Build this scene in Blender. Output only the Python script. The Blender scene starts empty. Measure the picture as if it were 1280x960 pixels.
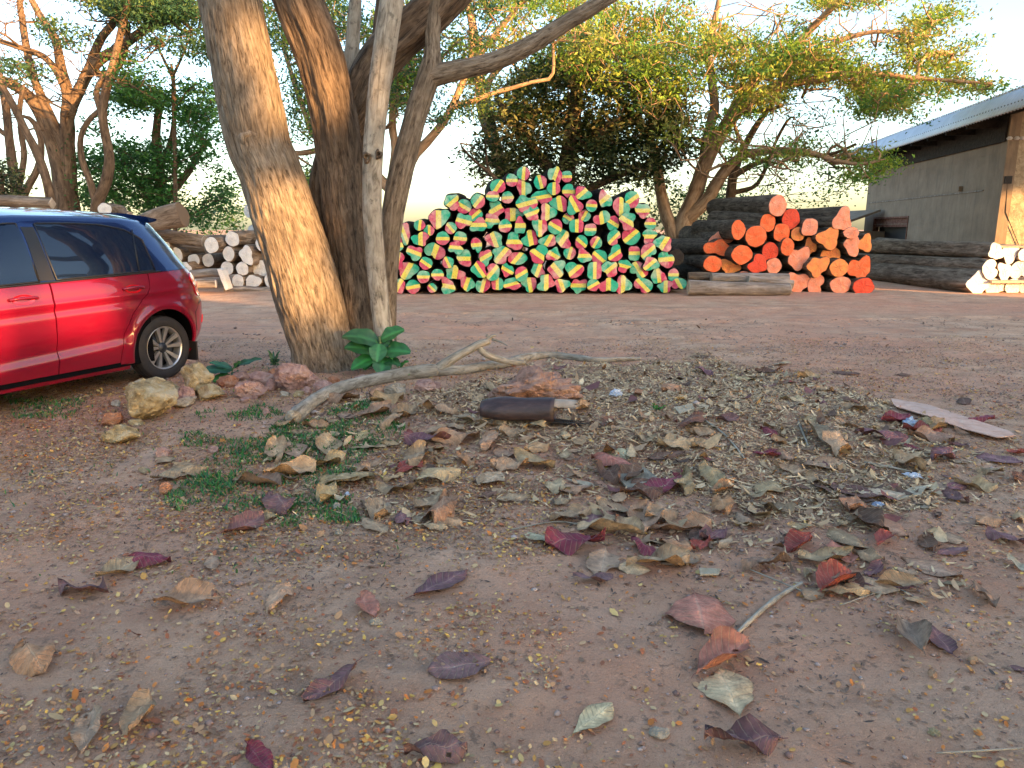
import bpy, math, random
import numpy as np
from mathutils import Vector, Matrix, noise as mn

# ------------------------------------------------------------------ camera
S = bpy.context.scene
PITCH = math.radians(11.92); CH = 1.4; F = 924.0
cam_d = bpy.data.cameras.new('camera'); cam = bpy.data.objects.new('camera', cam_d)
S.collection.objects.link(cam); S.camera = cam
cam.location = (0, 0, CH); cam.rotation_euler = (math.pi/2-PITCH, 0, 0)
cam_d.sensor_width = 36; cam_d.lens = 36*F/1280; cam_d.clip_end = 2000; cam_d.clip_start = 0.05
# ------------------------------------------------------------------ sky, sun, exposure
SUN_AZ = math.radians(45); SUN_EL = math.radians(9)      # azimuth: right of straight behind the camera
W = bpy.data.worlds.new('World'); S.world = W; W.use_nodes = True
wn = W.node_tree; bg = wn.nodes['Background']
sky = wn.nodes.new('ShaderNodeTexSky'); sky.sky_type = 'NISHITA'; sky.sun_disc = False
sky.sun_elevation = SUN_EL; sky.sun_rotation = math.pi-SUN_AZ
sky.air_density = 1.0; sky.dust_density = 1.8; sky.ozone_density = 1.7
hz = wn.nodes.new('ShaderNodeMix'); hz.data_type = 'RGBA'; hz.blend_type = 'MULTIPLY'; hz.inputs[0].default_value = 1; hz.inputs[7].default_value = (1.0, .97, .97, 1)
wn.links.new(sky.outputs[0], hz.inputs[6]); wn.links.new(hz.outputs[2], bg.inputs[0]); bg.inputs[1].default_value = 0.15
sd = bpy.data.lights.new('sun', 'SUN'); sun = bpy.data.objects.new('sun', sd); S.collection.objects.link(sun)
sd.energy = 4.0; sd.angle = math.radians(0.5); sd.color = (1.0, 0.56, 0.22)
SD = Vector((math.sin(SUN_AZ)*math.cos(SUN_EL), -math.cos(SUN_AZ)*math.cos(SUN_EL), math.sin(SUN_EL)))
sun.rotation_euler = SD.to_track_quat('Z', 'Y').to_euler(); sun.location = (20, -20, 20)
S.view_settings.view_transform = 'Standard'; S.view_settings.look = 'None'
S.view_settings.exposure = 2.36; S.view_settings.gamma = 1
S.render.film_transparent = False
S.cycles.max_bounces = 6; S.cycles.diffuse_bounces = 3; S.cycles.glossy_bounces = 3; S.cycles.transparent_max_bounces = 4
R = random.Random(7); NR = np.random.default_rng(7)

# ------------------------------------------------------------------ numpy noise
def vnoise(p, seed=0):
    p = np.asarray(p, dtype=np.float64); f = np.floor(p).astype(np.int64); t = p-f; t = t*t*(3-2*t)
    n = p.shape[-1]; out = 0
    K = np.array([73856093, 19349663, 83492791])[:n]
    for c in range(2**n):
        b = np.array([(c >> i) & 1 for i in range(n)])
        h = ((f+b)*K).sum(-1) ^ (seed*2654435761 & 0xffffffff)
        h = (h ^ (h >> 13))*1274126177 & 0xffffffff; h = (h ^ (h >> 16)) & 0xffffff
        w = np.where(b == 1, t, 1-t).prod(-1); out = out+w*(h/0xffffff)
    return out*2-1
def fbm(p, o=4, seed=0):
    p = np.asarray(p, float); a = 1; s = 0; r = 0
    for i in range(o): r = r+a*vnoise(p*2**i, seed+i); s += a; a *= .5
    return r/s
# ------------------------------------------------------------------ pixel -> place
FW = np.array([0, math.cos(PITCH), -math.sin(PITCH)]); UP = np.array([0, math.sin(PITCH), math.cos(PITCH)])
def ray(u, v): return FW+np.array([(u-640)/F, 0, 0])+(480-v)/F*UP
def H(x, y):
    x = np.asarray(x, float); y = np.asarray(y, float)
    q = np.stack([x, y], -1)
    near = np.exp(-np.maximum(np.hypot(x, y-5)-7, 0)/6)
    h = .035*fbm(q*.45+3, 2, 5)+near*(.022*fbm(q*1.7, 3, 11)+.011*fbm(q*6, 2, 21)+.005*fbm(q*18, 2, 31))
    h = h+.13*np.exp(-(((x-1.35)/1.35)**2+((y-5.15)/.95)**2))+.05*np.exp(-(((x+.6)/1.6)**2+((y-5.6)/1.1)**2))
    for yc, w_ in ((10.6+.10*x+.35*np.sin(x*.21), .13), (12.3+.10*x+.35*np.sin(x*.21), .13), (9.3-.05*x+.2*np.sin(x*.3+1), .10)):
        e = (y-yc)/w_; h = h-.022*np.exp(-e**4)*(x > -9)+.010*np.exp(-(np.abs(e)-1.6)**2*3)*(x > -9)
    h = h+.05*np.exp(-(((x+1.7)/.8)**2+((y-7.1)/.6)**2))
    return h
def gp(u, v, dz=0):
    d = ray(u, v); z = 0
    for _ in range(12):
        t = (z-CH)/d[2]; z = z*.5+.5*float(H(d[0]*t, d[1]*t))
    t = (z-CH)/d[2]; return Vector((d[0]*t, d[1]*t, z+dz))
def at(u, v, Y):
    d = ray(u, v); t = Y/d[1]; return Vector((d[0]*t, Y, CH+d[2]*t))
def px(x, y, z):
    rx = x; ry = y; rz = z-CH
    f = ry*FW[1]+rz*FW[2]; up = ry*UP[1]+rz*UP[2]
    return 640+F*rx/f, 480-F*up/f
def mpp(Y): return Y/F/1.02      # metres per photograph pixel at distance Y

# ------------------------------------------------------------------ objects
def obj(name, verts, faces, mats, parent=None, col=None, uv=None, smooth=True, mi=None, vec=None):
    me = bpy.data.meshes.new(name)
    verts = np.asarray(verts, dtype=np.float32)
    if isinstance(faces, np.ndarray):
        nf, k = faces.shape
        me.vertices.add(len(verts)); me.vertices.foreach_set('co', verts.ravel())
        me.loops.add(nf*k); me.loops.foreach_set('vertex_index', faces.astype(np.int32).ravel())
        me.polygons.add(nf); me.polygons.foreach_set('loop_start', np.arange(nf, dtype=np.int32)*k)
        me.update(calc_edges=True)
    else: me.from_pydata([tuple(map(float, v)) for v in verts], [], [tuple(map(int, f)) for f in faces])
    if smooth: me.polygons.foreach_set('use_smooth', [True]*len(me.polygons))
    for m in (mats if isinstance(mats, (list, tuple)) else [mats]): me.materials.append(m)
    if mi is not None: me.polygons.foreach_set('material_index', np.asarray(mi, dtype=np.int32))
    if col is not None:
        a = me.color_attributes.new('col', 'FLOAT_COLOR', 'POINT'); c = np.ones((len(verts), 4), np.float32); c[:, :3] = col
        a.data.foreach_set('color', c.ravel())
    if vec is not None:
        a = me.attributes.new('bk', 'FLOAT_VECTOR', 'POINT'); a.data.foreach_set('vector', np.asarray(vec, np.float32).ravel())
    if uv is not None:
        l = me.uv_layers.new(name='UVMap'); vi = np.empty(len(me.loops), np.int32); me.loops.foreach_get('vertex_index', vi)
        l.data.foreach_set('uv', np.asarray(uv, np.float32)[vi].ravel())
    me.validate(); me.update()
    o = bpy.data.objects.new(name, me); S.collection.objects.link(o)
    if parent: o.parent = parent
    return o
def tag(o, label=None, cat=None, group=None, kind=None):
    if label: o['label'] = label
    if cat: o['category'] = cat
    if group: o['group'] = group
    if kind: o['kind'] = kind
    return o
def empty(name, loc, rz=0, **k):
    o = bpy.data.objects.new(name, None); S.collection.objects.link(o); o.location = loc; o.rotation_euler = (0, 0, rz)
    o.empty_display_size = .2; return tag(o, **k)
class MB:
    def __init__(s): s.v = []; s.f = []; s.c = []; s.b = []; s.n = 0
    def add(s, v, f, col=None, bk=None):
        v = np.asarray(v, float); s.v.append(v); s.f += [tuple(i+s.n for i in q) for q in f]; s.n += len(v)
        s.c.append(np.tile(col if col is not None else (1, 1, 1), (len(v), 1)) if col is None or np.ndim(col) == 1 else col)
        s.b.append(bk if bk is not None else v); return s
    def box(s, lo, hi, M=None, col=None):
        x0, y0, z0 = lo; x1, y1, z1 = hi
        v = np.array([(x, y, z) for z in (z0, z1) for y in (y0, y1) for x in (x0, x1)], float)
        if M is not None: v = np.array([M @ Vector(p) for p in v])
        return s.add(v, [(0, 2, 3, 1), (4, 5, 7, 6), (0, 1, 5, 4), (2, 6, 7, 3), (0, 4, 6, 2), (1, 3, 7, 5)], col)
    def build(s, name, m, parent=None, smooth=False, **k):
        return obj(name, np.concatenate(s.v), s.f, m, parent, col=np.concatenate(s.c), smooth=smooth, vec=np.concatenate(s.b), **k)
def frames(P):
    P = np.asarray(P, float); T = np.gradient(P, axis=0); T /= np.linalg.norm(T, axis=1)[:, None]+1e-9
    n = np.cross(T[0], (0, 1, .01)) if abs(T[0][1]) < .9 else np.cross(T[0], (1, 0, 0)); N = []
    for t in T:
        n = n-t*np.dot(n, t); n = n/(np.linalg.norm(n)+1e-9); N.append(n)
    N = np.array(N); return T, N, np.cross(T, N)
def resample(P, step):
    P = np.asarray(P, float); d = np.r_[0, np.cumsum(np.linalg.norm(np.diff(P[:, :3], axis=0), axis=1))]
    n = max(3, int(d[-1]/step)+1); s = np.linspace(0, d[-1], n)
    # catmull-rom through the points
    out = []
    for q in s:
        i = min(np.searchsorted(d, q, side='right')-1, len(P)-2); t = (q-d[i])/(d[i+1]-d[i]+1e-9)
        p0 = P[max(i-1, 0)]; p1 = P[i]; p2 = P[i+1]; p3 = P[min(i+2, len(P)-1)]
        out.append(.5*((2*p1)+(-p0+p2)*t+(2*p0-5*p1+4*p2-p3)*t*t+(-p0+3*p1-3*p2+p3)*t**3))
    return np.array(out)
def tube(P, r, n=8, disp=None, caps=True):
    """P (k,3), r (k,), returns verts, faces, bark vectors"""
    P = np.asarray(P, float); k = len(P); T, N, B = frames(P); r = np.broadcast_to(r, (k,)).astype(float)
    a = np.arange(n)/n*2*math.pi
    s = np.r_[0, np.cumsum(np.linalg.norm(np.diff(P, axis=0), axis=1))]
    ca = np.cos(a)[None, :]; sa = np.sin(a)[None, :]; rr = np.repeat(r[:, None], n, 1)
    bk = np.stack([rr*ca, rr*sa, np.repeat(s[:, None], n, 1)], -1)
    if disp is not None: rr = rr+disp(bk, s[:, None], a[None, :])
    V = P[:, None, :]+rr[..., None]*(N[:, None, :]*ca[..., None]+B[:, None, :]*sa[..., None])
    V = V.reshape(-1, 3); bk = bk.reshape(-1, 3); F_ = []
    for i in range(k-1):
        for j in range(n):
            j2 = (j+1) % n; F_.append((i*n+j, i*n+j2, (i+1)*n+j2, (i+1)*n+j))
    if caps: F_.append(tuple(range(n))[::-1]); F_.append(tuple((k-1)*n+j for j in range(n)))
    return V, F_, bk

# ------------------------------------------------------------------ materials
def lin(*c): return tuple(((x/255+.055)/1.055)**2.4 if x > 10 else x/255/12.92 for x in c)
class NT:
    def __init__(s, name):
        s.m = bpy.data.materials.new(name); s.m.use_nodes = True; s.t = s.m.node_tree; s.b = s.t.nodes['Principled BSDF']
    def n(s, ty, **k):
        o = s.t.nodes.new(ty)
        for a, b in k.items(): setattr(o, a, b)
        return o
    def l(s, a, b): s.t.links.new(a, b)
    def mapping(s, src, scale):
        m = s.n('ShaderNodeMapping'); m.inputs['Scale'].default_value = scale if isinstance(scale, tuple) else (scale,)*3
        s.l(src, m.inputs[0]); return m.outputs[0]
    def noise(s, src, scale, detail=5, rough=.6, dist=0):
        o = s.n('ShaderNodeTexNoise'); o.inputs['Scale'].default_value = scale; o.inputs['Detail'].default_value = detail
        o.inputs['Roughness'].default_value = rough; o.inputs['Distortion'].default_value = dist
        if src is not None: s.l(src, o.inputs['Vector'])
        return o.outputs[0]
    def ramp(s, src, stops, const=False):
        o = s.n('ShaderNodeValToRGB'); r = o.color_ramp; r.interpolation = 'CONSTANT' if const else 'LINEAR'
        while len(r.elements) < len(stops): r.elements.new(.5)
        for e, (p, c) in zip(r.elements, stops): e.position = p; e.color = (*c, 1) if len(c) == 3 else c
        s.l(src, o.inputs[0]); return o.outputs[0]
    def mix(s, fac, a, b, mode='MIX'):
        o = s.n('ShaderNodeMix', data_type='RGBA', blend_type=mode)
        for i, v in ((0, fac), (6, a), (7, b)):
            if hasattr(v, 'is_linked') or hasattr(v, 'links'): s.l(v, o.inputs[i])
            elif i == 0: o.inputs[0].default_value = v
            else: o.inputs[i].default_value = (*v, 1)
        return o.outputs[2]
    def math(s, op, a, b=0.0, clamp=False):
        o = s.n('ShaderNodeMath', operation=op, use_clamp=clamp)
        for i, v in enumerate((a, b)):
            if hasattr(v, 'links'): s.l(v, o.inputs[i])
            else: o.inputs[i].default_value = v
        return o.outputs[0]
    def bump(s, h, strength=.5, dist=.01, prev=None):
        o = s.n('ShaderNodeBump'); o.inputs['Strength'].default_value = strength; o.inputs['Distance'].default_value = dist
        s.l(h, o.inputs['Height'])
        if prev is not None: s.l(prev, o.inputs['Normal'])
        return o.outputs[0]
    def out(s, col=None, rough=.8, normal=None, **k):
        if col is not None:
            if hasattr(col, 'links'): s.l(col, s.b.inputs['Base Color'])
            else: s.b.inputs['Base Color'].default_value = (*col, 1)
        if hasattr(rough, 'links'): s.l(rough, s.b.inputs['Roughness'])
        else: s.b.inputs['Roughness'].default_value = rough
        if normal is not None: s.l(normal, s.b.inputs['Normal'])
        for a, v in k.items(): s.b.inputs[a.replace('_', ' ')].default_value = v
        return s.m
    def obj(s): return s.n('ShaderNodeTexCoord').outputs['Object']
    def attr(s, name, vec=False):
        o = s.n('ShaderNodeAttribute'); o.attribute_name = name; return o.outputs['Vector' if vec else 'Color']
    def rnd(s): return s.n('ShaderNodeObjectInfo').outputs['Random']

def m_plain(name, col, rough=.7, **k): return NT(name).out(col, rough, **k)
def m_bark(name, dark, mid, light, stretch=.22, scale=22, bump=.012, patch=None):
    t = NT(name); v = t.attr('bk', True); q = t.mapping(v, (1, 1, stretch))
    n1 = t.noise(q, scale, 8, .65, .6); n2 = t.noise(v, 2.2, 4, .6); n3 = t.noise(q, scale*4, 6, .7)
    c = t.ramp(n1, [(.34, dark), (.45, mid), (.62, light)])
    c = t.mix(t.math('MULTIPLY', t.ramp(n2, [(.42, (0, 0, 0)), (.62, (1, 1, 1))]), .55), c, tuple(x*.62 for x in mid))
    n5 = t.noise(t.mapping(v, (1, 1, .055)), scale*1.1, 5, .6, .3); c = t.mix(t.ramp(n5, [(.56, (0, 0, 0)), (.66, (.55, .55, .55))]), c, tuple(x*1.15 for x in light)); c = t.mix(t.ramp(n5, [(.33, (.75, .75, .75)), (.40, (0, 0, 0))]), c, dark)
    if patch:
        n4 = t.noise(v, 9, 5, .7); c = t.mix(t.ramp(n4, [(.57, (0, 0, 0)), (.66, (.7, .7, .7))]), c, patch)
    h = t.math('ADD', t.math('ADD', n1, n5), t.math('MULTIPLY', n3, .35))
    return t.out(c, .92, t.bump(h, .9, bump), Specular_IOR_Level=.15)
M = {}
M['trunk'] = m_bark('trunk_bark', (.065, .047, .032), (.20, .15, .10), (.36, .285, .20), .2, 40, .03)
M['trunk_dark'] = m_bark('dark_fluted_bark', (.035, .024, .016), (.12, .082, .052), (.24, .17, .11), .2, 34, .026)
M['trunk_pale'] = m_bark('pale_bark', (.14, .115, .08), (.32, .27, .20), (.48, .42, .32), .3, 20, .006, (.10, .09, .07))
M['branch_wood'] = m_bark('fallen_wood', (.12, .095, .07), (.27, .23, .17), (.42, .37, .29), .3, 30, .006)
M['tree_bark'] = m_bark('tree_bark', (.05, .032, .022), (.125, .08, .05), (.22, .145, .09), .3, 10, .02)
M['log_bark'] = m_bark('log_bark', (.032, .022, .015), (.095, .066, .045), (.20, .148, .10), .2, 14, .012)
M['log_grey'] = m_bark('grey_log_bark', (.10, .08, .06), (.24, .19, .15), (.38, .32, .27), .15, 16, .008)
M['log_brown'] = m_bark('brown_log_bark', (.055, .038, .026), (.18, .125, .085), (.33, .245, .175), .2, 14, .01)

def m_face(name, ca, cb, crack=.35):
    t = NT(name); o = t.obj(); r = t.rnd()
    ofs = t.n('ShaderNodeVectorMath', operation='ADD'); t.l(o, ofs.inputs[0])
    cmb = t.n('ShaderNodeCombineXYZ'); t.l(t.math('MULTIPLY', r, 40), cmb.inputs[0]); t.l(cmb.outputs[0], ofs.inputs[1])
    n = t.noise(ofs.outputs[0], 9, 5, .65); n2 = t.noise(ofs.outputs[0], 45, 4, .7)
    c = t.mix(t.ramp(n, [(.38, (0, 0, 0)), (.62, (1, 1, 1))]), ca, cb)
    ln = t.n('ShaderNodeVectorMath', operation='LENGTH'); t.l(o, ln.inputs[0])
    rg = t.math('SINE', t.math('ADD', t.math('MULTIPLY', ln.outputs['Value'], 150), t.math('MULTIPLY', n, 9)))
    c = t.mix(t.ramp(rg, [(.0, (0, 0, 0)), (.9, (.16, .16, .16))]), c, tuple(x*.5 for x in ca))
    c = t.mix(t.ramp(ln.outputs['Value'], [(.0, (.35, .35, .35)), (.045, (.1, .1, .1)), (.09, (0, 0, 0))]), c, tuple(x*.4 for x in ca))
    c = t.mix(t.ramp(n2, [(.60, (0, 0, 0)), (.75, (crack,)*3)]), c, tuple(x*.35 for x in ca))
    return t.out(c, .7, t.bump(t.math('ADD', n, t.math('MULTIPLY', n2, .5)), .7, .012))
M['orange'] = m_face('orange_paint', (.95, .13, .025), (.85, .20, .06))
M['redorange'] = m_face('red_orange_paint', (.90, .07, .02), (.75, .08, .03))
M['salmon'] = m_face('salmon_paint', (.90, .26, .12), (.90, .36, .22))
M['tanorange'] = m_face('tan_orange_paint', (.92, .32, .07), (.9, .24, .07))
M['tree_bark_light'] = m_bark('sunlit_tree_bark', (.14, .08, .045), (.33, .20, .11), (.46, .30, .18), .3, 10, .02)  # brighter copy of tree_bark, warm sunlight put into the colour
M['log_bark_shaded'] = m_bark('gap_shaded_log_bark', (.008, .006, .005), (.02, .015, .012), (.05, .04, .03), .2, 14, .012)  # near-black copy of log_bark, shade of the stack gaps put into the colour
M['cut_dark'] = m_plain('shade_dark_cut_wood', (.03, .022, .016), .95)  # shade between the logs put into this plain dark
M['white_end'] = m_face('white_paint', (.72, .67, .60), (.62, .57, .52), .2)
M['cut_wood'] = m_face('cut_wood', (.42, .33, .24), (.30, .23, .16))

def m_tri():
    t = NT('tricolour_paint'); uv = t.n('ShaderNodeUVMap').outputs[0]; r = t.rnd()
    sep = t.n('ShaderNodeSeparateXYZ'); t.l(uv, sep.inputs[0])
    o = t.obj(); cmb = t.n('ShaderNodeCombineXYZ'); t.l(t.math('MULTIPLY', r, 60), cmb.inputs[0])
    ad = t.n('ShaderNodeVectorMath', operation='ADD'); t.l(o, ad.inputs[0]); t.l(cmb.outputs[0], ad.inputs[1]); p = ad.outputs[0]
    n = t.noise(p, 14, 4, .6); n2 = t.noise(p, 5, 4, .6); n3 = t.noise(p, 50, 4, .7)
    x = t.math('ADD', sep.outputs[0], t.math('MULTIPLY', t.math('SUBTRACT', n, .5), .05))
    c = t.ramp(x, [(0, (.60, .04, .11)), (.36, (.78, .66, .08)), (.60, (.0, .40, .22))], True)
    pale = t.mix(.42, c, (.85, .76, .58))
    ws = t.math('MULTIPLY', t.ramp(n2, [(.40, (0, 0, 0)), (.62, (1, 1, 1))]), t.ramp(r, [(.0, (.15, .15, .15)), (.8, (1, 1, 1))]))
    c = t.mix(ws, c, pale)
    # red pencilled centre mark
    sb = t.n('ShaderNodeVectorMath', operation='DISTANCE'); t.l(uv, sb.inputs[0]); sb.inputs[1].default_value = (.5, .5, 0)
    mk = t.math('MULTIPLY', t.ramp(sb.outputs['Value'], [(.0, (1, 1, 1)), (.20, (.7, .7, .7)), (.24, (0, 0, 0))]), t.ramp(n3, [(.54, (0, 0, 0)), (.62, (.5, .5, .5))]))
    c = t.mix(mk, c, (.5, .12, .03))
    c = t.mix(t.ramp(n3, [(.58, (0, 0, 0)), (.72, (.6, .6, .6))]), c, (.14, .10, .06))
    return t.out(c, .6, t.bump(t.math('ADD', n, n3), .6, .01))
M['tri'] = m_tri()

def m_leafcol(name, rough=.6, trans=.25, var=.25, spec=.3):
    t = NT(name); c = t.attr('col'); n = t.noise(t.obj(), 30, 4, .7)
    c = t.mix(1, c, t.ramp(n, [(.3, (1-var,)*3), (.7, (1+var,)*3)]), 'MULTIPLY')
    t.out(c, rough, Specular_IOR_Level=spec)
    if trans:
        tr = t.n('ShaderNodeBsdfTranslucent'); t.l(c, tr.inputs[0]); mx = t.n('ShaderNodeMixShader'); mx.inputs[0].default_value = trans
        o = t.t.nodes['Material Output']; t.l(t.b.outputs[0], mx.inputs[1]); t.l(tr.outputs[0], mx.inputs[2]); t.l(mx.outputs[0], o.inputs[0])
    return t.m
M['foliage'] = m_leafcol('foliage', .55, .4, .2)
def m_dry():
    t = NT('dry_leaf'); c = t.attr('col'); n = t.noise(t.obj(), 38, 5, .75); n2 = t.noise(t.obj(), 11, 4, .7)
    sp = t.n('ShaderNodeSeparateXYZ'); t.l(t.attr('bk', True), sp.inputs[0]); a = t.math('ABSOLUTE', sp.outputs[1])
    v = t.math('SINE', t.math('MULTIPLY', t.math('SUBTRACT', sp.outputs[0], t.math('MULTIPLY', a, .16)), 62))
    vein = t.math('MULTIPLY', t.ramp(v, [(.80, (0, 0, 0)), (.97, (1, 1, 1))]), t.math('GREATER_THAN', sp.outputs[0], .0001))
    mid = t.math('MULTIPLY', t.ramp(a, [(.03, (1, 1, 1)), (.07, (0, 0, 0))]), t.math('GREATER_THAN', sp.outputs[0], .0001))
    vv = t.math('MAXIMUM', vein, mid)
    c = t.mix(1, c, t.ramp(n, [(.3, (.62, .60, .58)), (.7, (1.3, 1.28, 1.22))]), 'MULTIPLY')
    c = t.mix(t.ramp(n2, [(.55, (0, 0, 0)), (.66, (.5, .5, .5))]), c, (.13, .08, .05))
    c = t.mix(t.math('MULTIPLY', vv, .24), c, (.50, .38, .25))
    return t.out(c, .75, t.bump(t.math('ADD', n, t.math('MULTIPLY', vv, .8)), .8, .004), Specular_IOR_Level=.2)
M['dry_leaf'] = m_dry()
M['litter'] = m_leafcol('leaf_litter', .75, 0, .2)
M['stone'] = None

def m_ground():
    t = NT('clay_ground'); o = t.obj(); g = o
    big = t.noise(g, .35, 4, .55); md = t.noise(g, 2.3, 6, .62); fn = t.noise(g, 16, 8, .68); vf = t.noise(g, 95, 5, .7)
    st = t.noise(t.mapping(g, (.35, 1.6, 1)), 2.4, 7, .66, .4)
    c = t.ramp(md, [(.32, (.46, .25, .15)), (.48, (.60, .36, .22)), (.64, (.70, .45, .29))])
    c = t.mix(t.ramp(big, [(.40, (0, 0, 0)), (.62, (.75, .75, .75))]), c, (.64, .31, .19))
    c = t.mix(t.math('MULTIPLY', t.ramp(st, [(.36, (1, 1, 1)), (.46, (0, 0, 0))]), .38), c, (.24, .17, .125))
    c = t.mix(t.ramp(fn, [(.36, (.7, .7, .7)), (.42, (0, 0, 0))]), c, (.19, .125, .085))
    c = t.mix(t.ramp(fn, [(.60, (0, 0, 0)), (.74, (.55, .55, .55))]), c, (.46, .35, .28))
    c = t.mix(t.ramp(vf, [(.62, (0, 0, 0)), (.72, (.6, .6, .6))]), c, (.48, .38, .31))
    c = t.mix(t.ramp(vf, [(.30, (.7, .7, .7)), (.38, (0, 0, 0))]), c, (.11, .075, .055))
    xf = t.noise(g, 280, 4, .75); c = t.mix(t.ramp(xf, [(.34, (.8, .8, .8)), (.44, (0, 0, 0))]), c, (.24, .15, .10)); c = t.mix(t.ramp(xf, [(.57, (0, 0, 0)), (.68, (.6, .6, .6))]), c, (.74, .56, .42))
    b = t.bump(xf, 1, .003); b = t.bump(st, .5, .04, b); b = t.bump(md, .8, .05, b); b = t.bump(fn, 1, .03, b); b = t.bump(vf, 1, .008, b)
    return t.out(c, .93, b, Specular_IOR_Level=.2)
M['ground'] = m_ground()
def m_stone(name, a, b, c3):
    t = NT(name); o = t.obj(); n = t.noise(o, 9, 6, .65, .5); n2 = t.noise(o, 50, 5, .7)
    c = t.ramp(n, [(.34, a), (.5, b), (.66, c3)]); c = t.mix(t.ramp(n2, [(.60, (0, 0, 0)), (.72, (.5, .5, .5))]), c, tuple(x*.45 for x in a))
    return t.out(c, .88, t.bump(t.math('ADD', n, t.math('MULTIPLY', n2, .4)), 1, .03), Specular_IOR_Level=.2)
M['rock_yellow'] = m_stone('yellow_rock', (.20, .14, .07), (.38, .29, .15), (.46, .40, .28))
M['rock_pink'] = m_stone('pink_rock', (.22, .12, .09), (.40, .24, .19), (.50, .34, .27))
M['rock_orange'] = m_stone('orange_rock', (.30, .12, .06), (.42, .19, .10), (.45, .27, .17))
M['rock_grey'] = m_stone('grey_rock', (.19, .155, .11), (.38, .32, .235), (.50, .43, .33))
M['clay'] = m_stone('clay_lump', (.24, .135, .095), (.36, .21, .15), (.44, .28, .20))
# ================================================================== GROUND
def make_ground():
    def axis(lo, hi, fine, far, g):
        a = list(np.arange(lo, hi+1e-6, fine)); s = fine; x = hi
        while x < far: s *= g; x += s; a.append(x)
        s = fine; x = lo; pre = []
        while x > -far: s *= g; x -= s; pre.append(x)
        return np.array(pre[::-1]+a)
    xs = axis(-4.6, 5.2, .04, 500, 1.13); ys = axis(1.2, 12.8, .045, 500, 1.13)
    X, Y = np.meshgrid(xs, ys); Z = H(X, Y)
    far = np.hypot(X, Y) > 60; Z = np.where(far, Z*.3, Z)
    V = np.stack([X, Y, Z], -1).reshape(-1, 3); nx = len(xs); ny = len(ys)
    i = (np.arange(ny-1)[:, None]*nx+np.arange(nx-1)[None, :]).ravel()
    Fq = np.stack([i, i+1, i+1+nx, i+nx], -1)
    o = obj('ground', V, Fq, M['ground']); tag(o, kind='structure')
make_ground()

# ================================================================== LOGS
ORD = 'first second third fourth fifth sixth seventh eighth ninth tenth eleventh twelfth thirteenth fourteenth fifteenth sixteenth seventeenth eighteenth nineteenth twentieth twenty-first twenty-second twenty-third twenty-fourth twenty-fifth'.split()
DIRS = ['right', 'upper right', 'top', 'upper left', 'left', 'lower left', 'bottom', 'lower right']
def section(shape, rx, ry, n, rg):
    a = np.arange(n)/n*2*math.pi; ph = rg.uniform(0, 6.28)
    r = 1+sum(rg.uniform(-.035, .035)*np.cos(k*a+rg.uniform(0, 6.28)) for k in (2, 3, 4, 5))
    if shape == 's': r = r+.14*np.cos(3*a+ph)+.12*np.cos(2*a+rg.uniform(0, 6.28))+.08*np.cos(5*a+rg.uniform(0, 6.28))
    if shape == 'h': r = r*(1-.42*np.exp(-((np.angle(np.exp(1j*(a-ph))))/.38)**2))+.10*np.cos(2*(a-ph)+math.pi)+.05
    if shape == 't': r = r+.20*np.cos(3*(a-(0 if rx == ry else ph)))
    if shape == '*': r = .82+.30*np.abs(np.cos(2*a))**3*1.0+.05*np.cos(a+ph)
    if shape == 'q': r = r*(np.abs(np.cos(a))**3.2+np.abs(np.sin(a))**3.2)**(-1/3.2)*.93
    r = r+.015*np.cos(9*a+ph)
    return np.stack([r*np.cos(a)*rx, r*np.sin(a)*ry], -1)
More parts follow.
